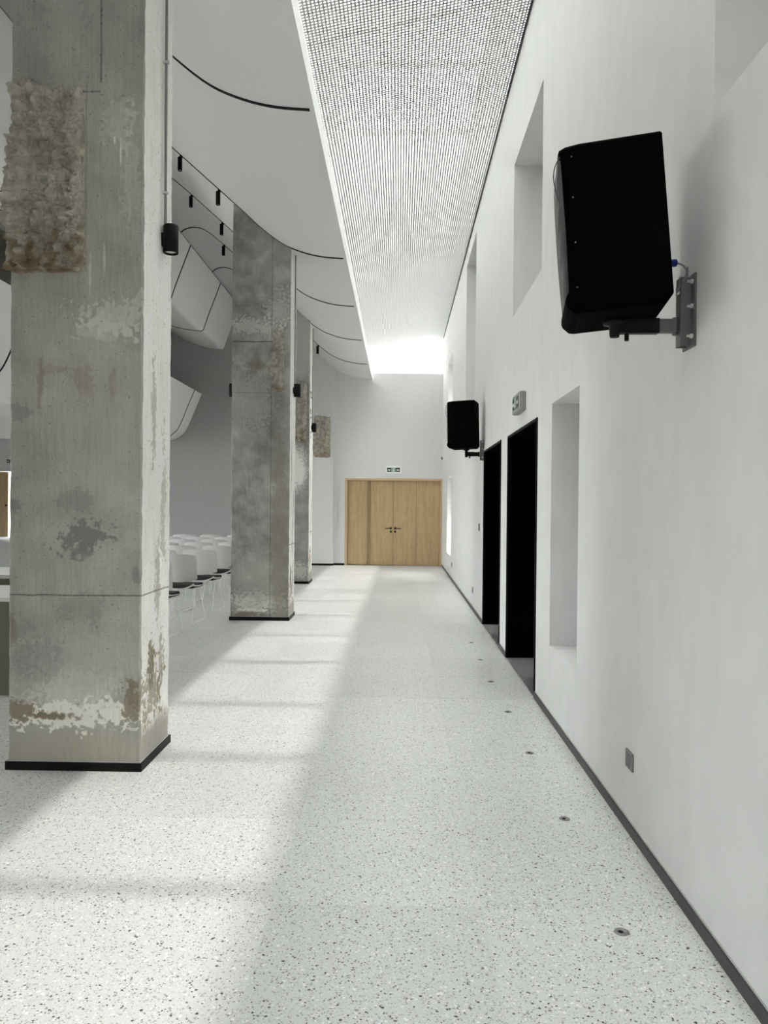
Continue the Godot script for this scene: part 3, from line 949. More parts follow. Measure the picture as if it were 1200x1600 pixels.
func build_walls() -> void:
	# right wall, with blind niches, two portals and two small windows
	var z0 := 4.0
	var holes := []
	var H := func(za: float, zb: float, y0: float, y1: float, d: float) -> void:
		holes.append([z0 - za, z0 - zb, y0, y1, d])
	H.call(-1.2, -2.70, 2.89, 4.60, 0.40)
	H.call(-4.66, -5.50, 0.515, 2.24, 0.40)
	H.call(-6.05, -7.69, 0.0, 2.21, 0.45)
	H.call(-8.20, -9.85, 0.0, 2.22, 0.45)
	H.call(-5.96, -7.46, 3.34, 4.80, 0.40)
	H.call(-11.15, -12.75, 2.60, 5.48, 0.40)
	H.call(-15.85, -17.40, 3.30, 4.73, 0.50)
	H.call(-16.10, -17.40, 0.475, 2.16, 0.50)
	var st := sf()
	wall_with_holes(st, Vector3(WX, 0, z0), Vector3(0, 0, -1), Vector3.UP, Vector3(-1, 0, 0), 25.6, 6.6, 0.50, holes)
	struct("wall_right", st, M["wall plaster"], "long white plaster wall with deep niches on the right")
	var wn := 1
	for q: Array in [[-15.85, -17.40, 3.30, 4.73, "small high window in the far upper niche of the right wall"], [-16.10, -17.40, 0.475, 2.16, "narrow low window in the far lower niche of the right wall"]]:
		var w := base("window_%d" % wn, q[4], "window")
		wn += 1
		st = sf()
		var xx := WX + 0.45
		for e: Array in [[q[0], q[0] - 0.05, q[2], q[3]], [q[1] + 0.05, q[1], q[2], q[3]], [q[0] - 0.05, q[1] + 0.05, q[2], q[2] + 0.05], [q[0] - 0.05, q[1] + 0.05, q[3] - 0.05, q[3]]]:
			bb(st, Vector3(xx - 0.02, e[2], e[0]), Vector3(xx + 0.02, e[3], e[1]), 0.003)
		obj("frame", st, M["dark steel"], w)
		st = sf()
		bb(st, Vector3(xx - 0.004, q[2] + 0.05, q[1] + 0.05), Vector3(xx + 0.004, q[3] - 0.05, q[0] - 0.05), 0.0)
		obj("pane", st, M["glass"], w)
		st = sf()
		bb(st, Vector3(xx - 0.06, lerpf(q[2], q[3], 0.45), q[1]), Vector3(xx - 0.03, q[3], q[0]), 0.002)  # added panel stops the upper daylight, so the niche brightens downwards
		obj("light_stop_panel", st, M["wall plaster"], w)
	# black steel portals: lining and a leaf set back inside
	var dn := 2
	for q: Array in [[-6.05, -7.69, 2.21, "black steel lined doorway nearest the camera in the right wall"], [-8.20, -9.85, 2.22, "black steel lined doorway farther along the right wall, behind the first one"]]:
		var d := base("door_%d" % dn, q[3], "doorway")
		dn += 1
		var za: float = q[0]
		var zb: float = q[1]
		var top: float = q[2]
		st = sf()
		bb(st, Vector3(WX - 0.006, 0, za - 0.012), Vector3(WX + 0.45, top, za), 0.001)
		bb(st, Vector3(WX - 0.006, 0, zb), Vector3(WX + 0.45, top, zb + 0.012), 0.001)
		bb(st, Vector3(WX - 0.006, top - 0.012, zb), Vector3(WX + 0.45, top, za), 0.001)
		obj("lining", st, M["pure black"], d)
		st = sf()
		bb(st, Vector3(WX - 0.010, 0, za - 0.022), Vector3(WX + 0.01, top, za - 0.006), 0.002)
		bb(st, Vector3(WX - 0.010, 0, zb + 0.006), Vector3(WX + 0.01, top, zb + 0.016), 0.002)
		bb(st, Vector3(WX - 0.010, top - 0.022, zb + 0.006), Vector3(WX + 0.01, top - 0.008, za - 0.006), 0.002)
		obj("edge_angle", st, M["black metal"], d)
		for k in 2:
			st = sf()
			bb(st, Vector3(WX + 0.39, 0.008, lerpf(za, zb, k * 0.5) - (0.014 if k == 0 else 0.003)), Vector3(WX + 0.44, top - 0.014, lerpf(za, zb, (k + 1) * 0.5) + (0.003 if k == 0 else 0.014)), 0.002)
			obj("door_leaf", st, M["pure black"], d)
	# skirting on the right wall
	st = sf()
	for q: Array in [[4.0, -6.05], [-7.69, -8.20], [-9.85, EZ]]:
		bb(st, Vector3(WX - 0.012, 0, q[1]), Vector3(WX, 0.052, q[0]), 0.002)
	struct("baseboard_right", st, M["skirting"], "low dark metal skirting along the right wall", "baseboard")
	st = sf()
	for q: Array in [[4.0, -6.05], [-7.69, -8.20], [-9.85, EZ]]:
		bb(st, Vector3(WX - 0.005, 0.052, q[1]), Vector3(WX, 0.057, q[0]), 0.001)
	struct("trim_1", st, M["sealant"], "thin pale sealant line on top of the right skirting", "trim")
	# end wall: right part up to the light shaft, left part up to the ceiling, with the oak door
	st = sf()
	wall_with_holes(st, Vector3(-0.79, 0, EZ), Vector3.RIGHT, Vector3.UP, Vector3.BACK, 0.79 + 1.60, 4.85, 0.25, [[0.0, 0.79 + 1.06, 0.0, 2.2, 0.25]])
	wall_with_holes(st, Vector3(-2.2, 0, EZ), Vector3.RIGHT, Vector3.UP, Vector3.BACK, 1.41, 8.0, 0.25, [[2.2 - 1.37, 1.41, 0.0, 2.2, 0.25]])
	struct("wall_end", st, M["end plaster"], "grey plaster end wall above and around the oak door")
	st = sf()
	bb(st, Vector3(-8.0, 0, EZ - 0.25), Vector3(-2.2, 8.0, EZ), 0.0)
	struct("wall_auditorium", st, M["grey plaster"], "end wall of the auditorium behind the chairs, shade put into its grey")
	# light shaft beyond the end wall
	st = sf()
	bb(st, Vector3(-0.9, 4.6, -21.6), Vector3(1.3, 4.85, EZ - 0.25), 0.0)
	bb(st, Vector3(-0.9, 4.6, -21.8), Vector3(1.3, 7.6, -21.6), 0.0)
	bb(st, Vector3(-1.1, 4.6, -21.8), Vector3(-0.79, 7.6, EZ - 0.25), 0.0)
	bb(st, Vector3(1.02, 4.85, -21.6), Vector3(1.3, 6.6, EZ - 0.25), 0.0)
	bb(st, Vector3(0.0, 7.6, -21.8), Vector3(1.6, 7.8, EZ - 0.25), 0.0)  # slab added out of view to keep the sun out of the shaft
	struct("wall_shaft", st, M["well paint"], "bright white light shaft seen above the end wall")
	st = sf()
	bb(st, Vector3(-8.0, 0, EZ), Vector3(-2.22, 0.05, EZ + 0.012), 0.002)
	bb(st, Vector3(-1.66, 0, EZ), Vector3(-1.38, 0.05, EZ + 0.012), 0.002)
	struct("baseboard_end", st, M["black metal"], "black skirting at the foot of the end wall", "baseboard")
	# oak double door with side panels
	var d1 := base("door_1", "pale oak double door of four flush panels in the end wall", "door")
	st = sf()
	bb(st, Vector3(-1.375, 0, EZ - 0.20), Vector3(-1.315, 2.205, EZ + 0.015), 0.004)
	bb(st, Vector3(1.02, 0, EZ - 0.20), Vector3(1.066, 2.205, EZ + 0.015), 0.004)
	bb(st, Vector3(-1.315, 2.145, EZ - 0.20), Vector3(1.02, 2.205, EZ + 0.015), 0.004)
	obj("frame", st, M["oak frame"], d1).set_meta("label", "pale oak door frame")
	var xs := [-1.313, -0.738, -0.158, 0.425, 1.018]
	for k in 4:
		st = sf()
		bb(st, Vector3(xs[k] + 0.003, 0.006, EZ - 0.10), Vector3(xs[k + 1] - 0.003, 2.142, EZ - 0.055), 0.004)
		var leaf := obj("door_panel", st, M["oak"], d1)
		if k == 1 or k == 2:
			var s := -1.0 if k == 1 else 1.0
			var hx := -0.158 + s * 0.055
			st = sf(true)
			rod(st, Vector3(hx, 0.945, EZ - 0.056), Vector3(hx, 0.945, EZ - 0.044), 0.028, 16)
			rod(st, Vector3(hx, 0.945, EZ - 0.046), Vector3(hx, 0.945, EZ), 0.011)
			rod(st, Vector3(hx, 0.945, EZ - 0.006), Vector3(hx + s * 0.145, 0.940, EZ - 0.006), 0.011)
			obj("handle", st, M["black metal"], leaf)
			st = sf(true)
			rod(st, Vector3(hx, 0.86, EZ - 0.056), Vector3(hx, 0.86, EZ - 0.044), 0.028, 16)
			obj("lock_rose", st, M["black metal"], leaf)
	st = sf()
	bb(st, Vector3(-1.4, 0.0, EZ - 0.30), Vector3(1.08, 2.25, EZ - 0.25), 0.0)
	obj("backing", st, M["dark joint"], d1)
	# the room out of view: behind the camera, and the auditorium's left and far walls
	st = sf()
	wall_with_holes(st, Vector3(-14.0, 0, 4.0), Vector3.RIGHT, Vector3.UP, Vector3(0, 0, -1), 15.6, 8.0, 0.3, [[12.2, 13.4, 0.0, 2.2, 0.3]])
	struct("wall_back", st, M["wall plaster"], "white wall behind the camera")
	var w5 := base("window_5", "glazed opening added behind the camera for extra daylight", "window")  # added opening, never in view, that brings light in from behind
	st = sf()
	bb(st, Vector3(-1.8, 0.0, 4.15), Vector3(-0.6, 2.2, 4.16), 0.0)
	obj("pane", st, M["glass"], w5)
	st = sf()
	for k in 3:
		var fx := lerpf(-1.77, -0.63, k / 2.0)
		bb(st, Vector3(fx - 0.03, 0.0, 4.10), Vector3(fx + 0.03, 2.2, 4.20), 0.003)
	obj("frame", st, M["dark steel"], w5)
	st = sf()
	wall_with_holes(st, Vector3(-13.6, 0, 4.0), Vector3(0, 0, -1), Vector3.UP, Vector3(1, 0, 0), 28.3, 8.0, 0.3, [[9.5, 15.0, 0.6, 4.4, 0.3], [16.0, 20.5, 0.6, 3.0, 0.3]])
	struct("wall_left", st, M["wall plaster"], "white wall on the far left of the auditorium")
	for q: Array in [[-5.5, -11.0, "nearer the camera", 4.4], [-12.0, -16.5, "farther from the camera", 3.0]]:  # windows added out of view to brighten the auditorium
		var w := base("window_%d" % wn, "wide unseen window added on the left to light the auditorium, " + String(q[2]), "window")
		wn += 1
		st = sf()
		bb(st, Vector3(-13.76, 0.6, q[1]), Vector3(-13.75, q[3], q[0]), 0.0)
		obj("pane", st, M["glass"], w)
		st = sf()
		for k in 5:
			var zz: float = lerpf(q[0] - 0.03, q[1] + 0.03, k / 4.0)
			bb(st, Vector3(-13.80, 0.6, zz - 0.03), Vector3(-13.70, q[3], zz + 0.03), 0.003)
		obj("frame", st, M["dark steel"], w)

func build_ceiling() -> void:
	# the wave-shaped ceiling: panels parted by dark joints
	var joints := [3.9, 1.28, -1.2, -3.72, -6.22, -9.95, -12.33, -14.83, -17.33, EZ]
	var c := base("ceiling", "pale curved wave ceiling with thin dark joints over the auditorium side", "ceiling")
	var prof := smooth2([Vector2(-0.755, 4.702), Vector2(-1.03, 4.725), Vector2(-1.29, 4.785), Vector2(-1.56, 4.90), Vector2(-1.84, 5.11), Vector2(-2.13, 5.375), Vector2(-2.96, 6.11), Vector2(-3.40, 6.50), Vector2(-3.70, 6.745), Vector2(-3.88, 6.845), Vector2(-4.05, 6.870), Vector2(-4.20, 6.83), Vector2(-4.28, 6.77)], 4)
	var wave2 := smooth2([Vector2(-4.09, 6.52), Vector2(-4.22, 6.17), Vector2(-4.36, 5.80), Vector2(-4.475, 5.46)], 2)
	wave2.append_array(smooth2([Vector2(-4.52, 5.43), Vector2(-5.1, 5.52), Vector2(-5.76, 5.84), Vector2(-6.4, 6.4), Vector2(-7.1, 7.0), Vector2(-7.7, 7.2), Vector2(-8.2, 7.1)], 4))
	var wave3 := smooth2([Vector2(-5.03, 4.30), Vector2(-5.20, 3.90), Vector2(-5.38, 3.46), Vector2(-5.52, 3.26), Vector2(-5.77, 3.13), Vector2(-6.3, 3.12), Vector2(-6.9, 3.25), Vector2(-7.5, 3.55)], 4)
	for k in joints.size() - 1:
		for pr: Array in [[prof, 0.05, 1.0], [wave2, 0.05, 1.0]]:
			var st := sf()
			st.set_smooth_group(0)
			var poly := thick(pr[0], pr[1], pr[2])
			var za: float = joints[k] - 0.011
			var zb: float = joints[k + 1] + 0.011
			shell(st, pr[0], poly, za, zb)
			obj("ceiling_panel", st, M["ceiling board"], c)
	# dark backing in the joints
	for k in range(1, joints.size() - 1):
		for pr: PackedVector2Array in [prof, wave2]:
			var up := PackedVector2Array()
			for i in pr.size():
				var d := (pr[mini(i + 1, pr.size() - 1)] - pr[maxi(i - 1, 0)]).normalized()
				up.append(pr[i] + Vector2(d.y, -d.x) * -0.007)
			var st := sf()
			shell(st, up, thick(up, 0.02, 1.0), joints[k] + 0.017, joints[k] - 0.017)
			obj("joint", st, M["dark joint"], c)
	# reflector hung below, free of the ceiling, running into the end wall
	var refl := base("trim_2", "suspended curved white acoustic reflector in front of the auditorium end wall", "reflector")
	var rj := [0.0, -3.6, -7.2, -10.4, -13.4, -16.2, -18.7, EZ]
	for k in rj.size() - 1:
		var st := sf()
		st.set_smooth_group(0)
		shell(st, wave3, thick(wave3, 0.04, 1.0), rj[k] - 0.012, rj[k + 1] + (0.012 if k < 6 else 0.0))
		obj("reflector_panel", st, M["ceiling board"], refl)
	var sj := sf()
	for i in wave3.size():
		wave3[i].y -= 0.006
		wave3[i].x += 0.004
	for k in range(1, rj.size() - 1):
		shell(sj, wave3, thick(wave3, 0.02, 1.0), rj[k] + 0.016, rj[k] - 0.016)
	obj("joint", sj, M["dark joint"], refl)
	# continuous edge trim and the upstand that carries the perforated screen
	var st := sf()
	prism(st, PackedVector2Array([Vector2(-0.715, 4.700), Vector2(-0.755, 4.7015), Vector2(-0.92, 4.77), Vector2(-0.92, 5.25), Vector2(-0.808, 5.305)]), 4.0, EZ - 0.0)
	obj("edge_trim", st, M["ceiling board"], c)
	st = sf()
	bb(st, Vector3(-0.97, 5.25, EZ), Vector3(-0.81, 6.65, 4.0), 0.0)
	bb(st, Vector3(-0.95, 6.60, -21.8), Vector3(-0.85, 8.0, 4.0), 0.0)
	struct("wall_well", st, M["well paint"], "white upstand of the light well above the screen")
	# roof slabs that close the room
	st = sf()
	bb(st, Vector3(-14.0, 7.9, -24.5), Vector3(-0.85, 8.1, 4.3), 0.0)
	bb(st, Vector3(1.08, 6.6, -21.8), Vector3(1.58, 7.6, 4.3), 0.0)
	bb(st, Vector3(-0.9, 5.0, 1.6), Vector3(1.2, 8.0, 1.8), 0.0)
	bb(st, Vector3(-0.9, 5.0, 1.8), Vector3(1.2, 5.2, 4.0), 0.0)
	struct("trim_3", st, M["beige board"], "roof edge above the perforated screen", "roof")
	# skylight: beams and panes above the screen
	var sk := base("window_6", "glazed rooflight with crosswise beams above the perforated screen", "skylight")
	var bz := [0.2, -1.42, -2.97, -4.53, -5.75, -7.32, -8.88, -10.49, -12.04, -13.6, -15.2, -16.8, -18.4]
	for k in bz.size():
		st = sf()
		bb(st, Vector3(-0.79, 6.57, bz[k] - 0.045), Vector3(1.08, 6.62, bz[k] + 0.045), 0.004)
		obj("beam", st, M["white paint"], sk)
		st = sf()
		bb(st, Vector3(-0.79, 6.63, (bz[k + 1] if k < bz.size() - 1 else -19.5) + 0.01), Vector3(1.08, 6.645, bz[k] - 0.01), 0.0)
		obj("pane", st, M["glass"], sk)
	st = sf()
	bb(st, Vector3(0.87, 6.45, -19.4), Vector3(1.01, 6.46, 1.6), 0.0)  # gutter along the right edge, seen through the holes
	obj("gutter_strip", st, M["cream gutter"], sk)
	# perforated screen, two sheets wide, sloping down to the left
	var a := Vector3(-0.806, 5.315, 0)
	var b := Vector3(1.075, 5.735, 0)
	var wid := a.distance_to(b)
	var scr := base("ceiling_screen", "white perforated metal screen under the rooflight", "ceiling")
	var nz := 60
	var pm := perforated(wid * 0.5 - 0.004, 2.16, 31, nz, 0.0100, 0.0063)
	var tilt := Basis(Vector3.BACK, (b - a).angle_to(Vector3.RIGHT))
	for k in 10:
		for s in 2:
			var o := put("perforated_sheet", pm, M["sheet metal"], scr)
			var z := EZ + 2.164 * (k + 0.5)
			if z > 1.2: o.queue_free()
			o.transform = Transform3D(tilt, a.lerp(b, 0.25 + s * 0.5) + Vector3(0, 0, z))
	st = sf()
	bb(st, Vector3(WX - 0.022, 5.722, EZ), Vector3(WX, 5.728, 1.6), 0.001)
	bb(st, Vector3(WX - 0.004, 5.722, EZ), Vector3(WX, 5.75, 1.6), 0.001)
	obj("wall_angle", st, M["dark steel"], scr)

# a thickened open line swept along z: the two broad faces smooth, the rim flat
func shell(st: SurfaceTool, line: PackedVector2Array, poly: PackedVector2Array, za: float, zb: float) -> void:
	var n := line.size()
	var hi := PackedVector2Array()
	for i in n:
		hi.append(poly[poly.size() - 1 - i])
	for side in 2:
		var l := line if side == 0 else hi
		for i in n - 1:
			var d := line[i] - hi[i]
			if side == 1: d = -d
			quad(st, Vector3(l[i].x, l[i].y, za), Vector3(l[i + 1].x, l[i + 1].y, za), Vector3(l[i + 1].x, l[i + 1].y, zb), Vector3(l[i].x, l[i].y, zb), Vector3(d.x, d.y, 0))
	st.set_smooth_group(-1)
	for i in n - 1:
		for e: Array in [[za, 1.0], [zb, -1.0]]:
			quad(st, Vector3(line[i].x, line[i].y, e[0]), Vector3(line[i + 1].x, line[i + 1].y, e[0]), Vector3(hi[i + 1].x, hi[i + 1].y, e[0]), Vector3(hi[i].x, hi[i].y, e[0]), Vector3(0, 0, e[1]))
	for i: int in [0, n - 1]:
		quad(st, Vector3(line[i].x, line[i].y, za), Vector3(hi[i].x, hi[i].y, za), Vector3(hi[i].x, hi[i].y, zb), Vector3(line[i].x, line[i].y, zb), Vector3(1.0 if i == 0 else -1.0, 0, 0))

func stub(col: Node3D, x0: float, x1: float, y0: float, y1: float, zfront: float, depth: float, step: float, amp: float, sd: int, rust: float) -> void:
	var o := obj("broken_beam_stub", rubble(Vector3(x1 - x0, y1 - y0, depth), step, amp, sd, rust), M["rubble"], col)
	o.position = Vector3((x0 + x1) * 0.5, (y0 + y1) * 0.5, zfront - depth * 0.5) - col.position
	o.set_meta("label", "rough broken-off beam end")

func build_columns() -> void:
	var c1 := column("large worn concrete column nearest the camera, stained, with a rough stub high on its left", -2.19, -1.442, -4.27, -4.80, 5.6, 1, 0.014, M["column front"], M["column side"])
	stub(c1, -2.165, -1.785, 2.80, 3.78, -4.265, 0.30, 0.010, 0.032, 51, 0.9)
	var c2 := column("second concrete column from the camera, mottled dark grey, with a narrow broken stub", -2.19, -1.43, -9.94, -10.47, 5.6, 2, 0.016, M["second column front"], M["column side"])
	stub(c2, -1.645, -1.515, 2.97, 3.74, -9.935, 0.2, 0.014, 0.026, 61, 0.75)
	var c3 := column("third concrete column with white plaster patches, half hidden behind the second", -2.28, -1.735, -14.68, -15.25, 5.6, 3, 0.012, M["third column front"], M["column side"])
	stub(c3, -2.05, -1.80, 2.72, 3.80, -14.67, 0.2, 0.02, 0.032, 71, 0.7)
	var c4 := column("plastered grey pier against the end wall, with a rough stub", -2.21, -1.66, -19.24, EZ, 5.6, 4, 0.002, M["end plaster"], M["end plaster"])
	stub(c4, -2.13, -1.75, 2.72, 3.70, -19.23, 0.12, 0.025, 0.035, 81, 0.4)
	wall_lamp("black cylinder wall lamp on the lit side of the nearest column", Vector3(-1.388, 3.09, -4.60), Vector3.RIGHT, 4.84)
	wall_lamp("black cylinder wall lamp on the right side of the second column", Vector3(-1.376, 3.03, -10.22), Vector3.RIGHT, 4.84)
	wall_lamp("black cylinder wall lamp on the left side of the second column", Vector3(-2.243, 3.03, -10.22), Vector3.LEFT, 0.0)
	wall_lamp("black cylinder wall lamp on the right side of the third column", Vector3(-1.681, 3.02, -14.98), Vector3.RIGHT, 4.96)

func build_wall_fittings() -> void:
	# loudspeakers on hinged brackets
	var s1 := speaker("large black loudspeaker tilted down, high on the right wall nearest the camera", Vector3(0.775, 2.505, -2.90), deg_to_rad(-9.0), deg_to_rad(4.5))
	bracket("grey steel wall bracket carrying the nearest loudspeaker", 2.232, -2.895, 0.80, -2.90, true, 0.022)
	speaker("smaller looking black loudspeaker farther along the right wall, above the second black doorway", Vector3(0.815, 2.555, -9.98), deg_to_rad(-15.0), deg_to_rad(1.5))
	bracket("dark wall bracket carrying the farther loudspeaker", 2.235, -9.97, 0.86, -9.97, false, 0.066)
	# signal cable of the near speaker
	var cb := thing("speaker_cable", "thin grey cable with a blue plug behind the nearest loudspeaker", "cable", Vector3(0.992, 2.405, -2.86))
	var st := sf(true)
	rod(st, Vector3(-0.035, 0, 0), Vector3(0.022, 0.002, 0), 0.0135, 14)
	rod(st, Vector3(-0.035, 0, 0), Vector3(-0.005, 0.001, 0), 0.015, 14)
	obj("plug", st, M["blue plastic"], cb).set_meta("label", "blue plug")
	st = sf(true)
	tube(st, bend([Vector3(0.02, 0.002, 0), Vector3(0.062, -0.005, 0), Vector3(0.066, -0.05, -0.01), Vector3(0.030, -0.085, -0.02), Vector3(0.034, -0.11, -0.03), Vector3(0.06, -0.085, -0.03), Vector3(0.085, -0.055, -0.03)], 0.04, 5), 0.0035, 8)
	obj("cord", st, M["cable"], cb)
	st = sf(true)
	tube(st, bend([Vector3(0.032, -0.105, -0.028), Vector3(0.055, -0.095, -0.028), Vector3(0.075, -0.062, -0.028)], 0.02, 4), 0.005, 8)
	obj("cable_sleeve", st, M["white plastic"], cb)
	# exit signs
	exit_sign("white framed exit sign with a running figure above the oak door", Vector3(-0.157, 2.415, EZ), 0.0)
	exit_sign("exit sign seen edge-on over the nearer black doorway in the right wall", Vector3(WX, 2.42, -6.83), -PI / 2, 0.40, 0.165, 0.06, "sign casing")
	# sockets and a switch
	plate("wall_socket", "grey metal socket low on the right wall nearest the camera", "socket", 0.335, -3.57, 0.10, 0.085)
	plate("wall_socket", "small metal socket low on the right wall, just beyond the farther doorway", "socket", 0.29, -11.18)
	plate("wall_socket", "tiny metal socket below the far low window on the right wall", "socket", 0.32, -15.68)
	plate("wall_switch", "dark switch plate at hand height beside the farther black doorway", "switch", 1.23, -10.37, 0.09, 0.10, true)
	# camera in the far corner
	var sc := thing("security_camera", "small dome camera high in the corner beside the oak door", "camera", Vector3(WX, 2.70, -19.0))
	st = sf(true)
	lathe(st, [Vector2(0.045, 0), Vector2(0.045, 0.02), Vector2(0.04, 0.025), Vector2(0.0, 0.025)], Vector3.ZERO, frame_of(Vector3.LEFT), 16)
	obj("mount", st, M["white plastic"], sc)
	st = sf(true)
	lathe(st, [Vector2(0.036, 0.02), Vector2(0.034, 0.045), Vector2(0.02, 0.062), Vector2(0, 0.066)], Vector3.ZERO, frame_of(Vector3.LEFT), 16)
	obj("dome", st, M["dark steel"], sc)
	# round steel floor sockets in a line along the wall
	var which := ["nearest", "second", "third", "fourth", "fifth", "sixth", "seventh"]
	var k := 0
	for q: Array in [[0.80, -2.725], [0.81, -3.71], [0.81, -4.70], [0.81, -5.64], [0.80, -6.61], [0.81, -7.55], [0.81, -8.50]]:
		var f := thing("floor_socket", "%s round steel floor socket from the camera, in the line along the right wall" % which[k], "floor socket", Vector3(q[0], 0, q[1]))
		k += 1
		st = sf(true)
		lathe(st, [Vector2(0.027, 0.0), Vector2(0.025, 0.0022), Vector2(0.016, 0.0026), Vector2(0.014, 0.0012), Vector2(0.012, 0.001), Vector2(0, 0.001)], Vector3.ZERO, Basis.IDENTITY, 24)
		obj("ring", st, M["steel"], f)
		st = sf(true)
		lathe(st, [Vector2(0.0085, 0.0010), Vector2(0.0085, 0.002), Vector2(0, 0.002)], Vector3(-0.003, 0, 0), Basis.IDENTITY, 16)
		obj("hole_plug", st, M["dark joint"], f)
	# spotlights that hang on the joints of the ceiling
	var names := ["black spotlight on the ceiling joint just right of the nearest column", "black spotlight on the ceiling joint just left of the second column's top", "black spotlight on the middle ceiling joint, nearer the first column", "black spotlight on the middle ceiling joint, nearer the second column", "smallest black spotlight, on the farthest of the three ceiling joints", "black spotlight at the ceiling above the plastered pier"]
	k = 0
	for q: Array in [[-2.87, -9.95], [-2.37, -9.95], [-3.38, -12.33], [-2.88, -12.33], [-3.43, -14.83], [-1.86, -17.33]]:
		spot(names[k], Vector3(q[0], profile_y(q[0]) + 0.006, q[1]))
		k += 1

func profile_y(x: float) -> float:
	var xs := [-0.755, -1.29, -1.56, -1.84, -2.13, -2.96, -3.40, -3.70]
	var ys := [4.702, 4.785, 4.90, 5.11, 5.375, 6.11, 6.50, 6.745]
	for i in xs.size() - 1:
		if x <= xs[i] and x >= xs[i + 1]:
			return lerpf(ys[i], ys[i + 1], (x - xs[i]) / (xs[i + 1] - xs[i]))
	return 6.8

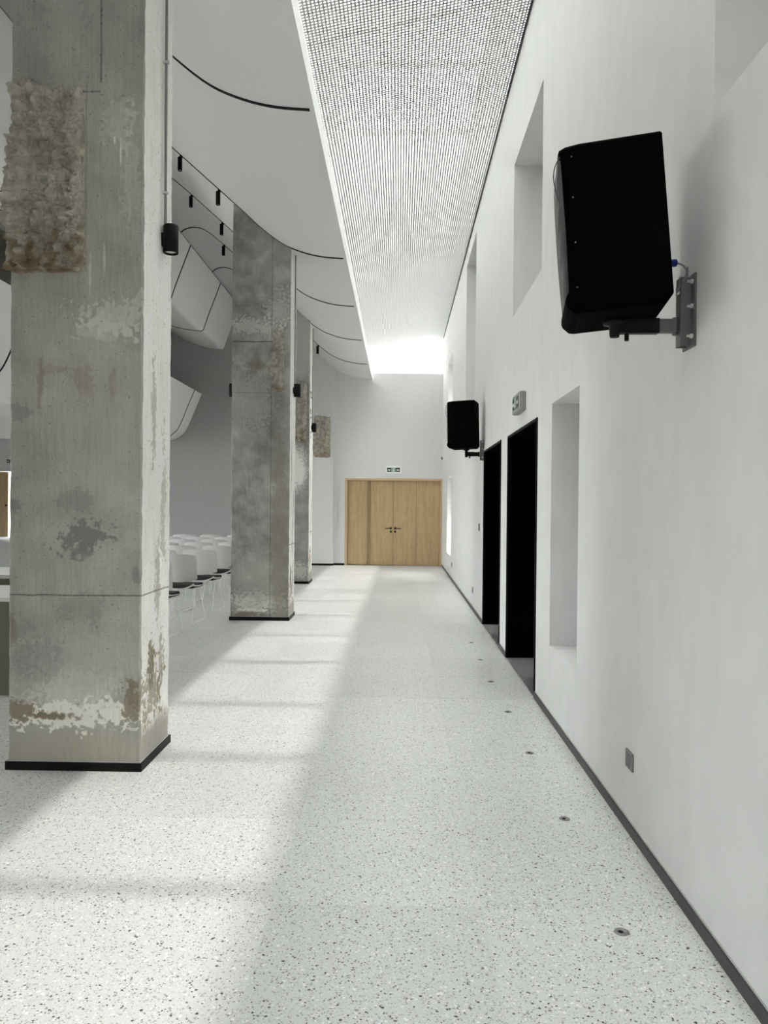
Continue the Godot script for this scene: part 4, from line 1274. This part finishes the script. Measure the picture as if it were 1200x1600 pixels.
func build_auditorium() -> void:
	# rows of white chairs that face the end wall
	var ch := chair("shell_chair")
	var rows := ["first", "second", "third", "fourth", "fifth", "sixth", "seventh", "eighth"]
	var n := 0
	for r in range(-1, 7):
		for c in 5:
			var x := -2.775 - c * 0.57
			var z := -9.83 - r * 1.06
			# leave out what the columns hide
			var px0 := 600.0 + 24.0 + (x - 0.26) / -z * 1200.0
			var px1 := 600.0 + 24.0 + (x + 0.26) / -z * 1200.0
			if px1 < 266.0 or px0 > 362.0: continue
			var label := "white shell chair, %s row from the camera, %s seat in from the corridor" % [rows[r + 1], rows[c]]
			var group := "rows of white chairs facing the end wall"
			if c == 0 and r < 3:
				label = ["white chair almost hidden by the big column, one leg showing", "white shell chair with dark pad nearest the camera, right beside the big column", "second white shell chair from the camera at the aisle end of its row", "third white shell chair at the aisle, its legs partly behind the second column"][r + 1]
			if n == 0:
				ch.position = Vector3(x, 0, z)
				tag(ch, label, "chair", group)
			else:
				copy(ch, Vector3(x, 0, z), deg_to_rad(-6.0), label, group)
			n += 1
	ch.rotation.y = deg_to_rad(-6.0)
	# desks at the left edge of the view
	var d := thing("desk", "olive fronted desk with a pale top at the left edge, left of the big column", "desk", Vector3(-4.2, 0, -6.35))
	var st := sf()
	bb(st, Vector3(-1.0, 0.0, 0.41), Vector3(1.25, 0.73, 0.43), 0.002)
	obj("front_panel", st, M["olive board"], d)
	st = sf()
	bb(st, Vector3(-1.0, 0.73, -0.43), Vector3(1.27, 0.765, 0.44), 0.003)
	obj("top", st, M["white paint"], d)
	st = sf()
	bb(st, Vector3(1.21, 0.0, -0.41), Vector3(1.25, 0.73, 0.41), 0.002)
	bb(st, Vector3(-1.0, 0.0, -0.41), Vector3(-0.96, 0.73, 0.41), 0.002)
	obj("side_panel", st, M["olive board"], d)
	d = thing("desk", "grey desk with a pale top behind the olive one", "desk", Vector3(-5.0, 0, -7.45))
	st = sf()
	bb(st, Vector3(-1.2, 0.0, 0.41), Vector3(1.45, 0.80, 0.43), 0.002)
	obj("front_panel", st, M["olive board"], d)
	st = sf()
	bb(st, Vector3(-1.2, 0.80, -0.43), Vector3(1.47, 0.835, 0.44), 0.003)
	obj("top", st, M["white paint"], d)
	# raised floor and the far exit on the left
	st = sf()
	bb(st, Vector3(-13.6, 0.0, -24.1), Vector3(-6.0, 0.42, -11.5), 0.004)
	struct("floor_stage", st, M["stage carpet"], "raised grey stage floor on the far left", "stage")
	st = sf()
	wall_with_holes(st, Vector3(-13.6, 0.42, -24.1), Vector3.RIGHT, Vector3.UP, Vector3.BACK, 5.6, 3.4, 0.3, [[0.35, 2.3, 0.0, 2.08, 0.3]])
	bb(st, Vector3(-8.1, 0.42, -24.1), Vector3(-7.9, 3.8, EZ - 0.25), 0.0)
	struct("wall_far", st, M["wall plaster"], "pale wall around the glazed exit on the far left")
	st = sf()
	bb(st, Vector3(-13.6, 3.52, -24.4), Vector3(-7.9, 3.7, -14.5), 0.0)
	bb(st, Vector3(-13.6, 3.7, -14.7), Vector3(-7.9, 8.0, -14.5), 0.0)
	bb(st, Vector3(-13.6, 3.7, EZ - 0.25), Vector3(-7.9, 8.0, EZ), 0.0)
	struct("ceiling_low", st, M["white paint"], "low white ceiling over the far left exit", "ceiling")
	var dr := base("door_4", "oak leaf and clear glass panel of the exit at the far left edge", "door")
	st = sf()
	bb(st, Vector3(-13.23, 0.42, -24.22), Vector3(-12.44, 2.49, -24.17), 0.003)
	obj("leaf", st, M["oak"], dr)
	st = sf(true)
	rod(st, Vector3(-12.48, 1.42, -24.17), Vector3(-12.48, 1.42, -24.11), 0.03)
	obj("handle", st, M["black metal"], dr)
	st = sf()
	bb(st, Vector3(-12.43, 0.42, -24.20), Vector3(-11.3, 2.49, -24.19), 0.0)
	obj("pane", st, M["glass"], dr)
	exit_sign("exit sign over the glazed exit at the far left edge", Vector3(-12.28, 2.82, -24.1), 0.0)
	# greenery outside the exit
	var sh := thing("shrub", "green shrub outside the glazed exit at the far left", "shrub", Vector3(-12.6, -0.21, -26.2))
	rng.seed = 77
	st = sf()
	for i in 260:
		var p := Vector3(rng.randfn(0, 0.35), absf(rng.randfn(0.75, 0.35)), rng.randfn(0, 0.3))
		var b := Basis.from_euler(Vector3(rng.randf() * TAU, rng.randf() * TAU, rng.randf() * TAU))
		quad(st, p, p + b * Vector3(0.035, 0.006, 0.05), p + b * Vector3(0, 0, 0.11), p + b * Vector3(-0.035, 0.006, 0.05), b.y)
	var lf := obj("foliage", st, M["leaf"], sh)
	lf.set_meta("kind", "stuff")
	for i in 5:
		st = sf(true)
		tube(st, [Vector3(rng.randf_range(-0.05, 0.05), 0, 0), Vector3(rng.randf_range(-0.2, 0.2), 0.5, rng.randf_range(-0.1, 0.1)), Vector3(rng.randf_range(-0.4, 0.4), 1.1, rng.randf_range(-0.2, 0.2))], 0.012, 6)
		obj("stem", st, M["olive board"], sh)
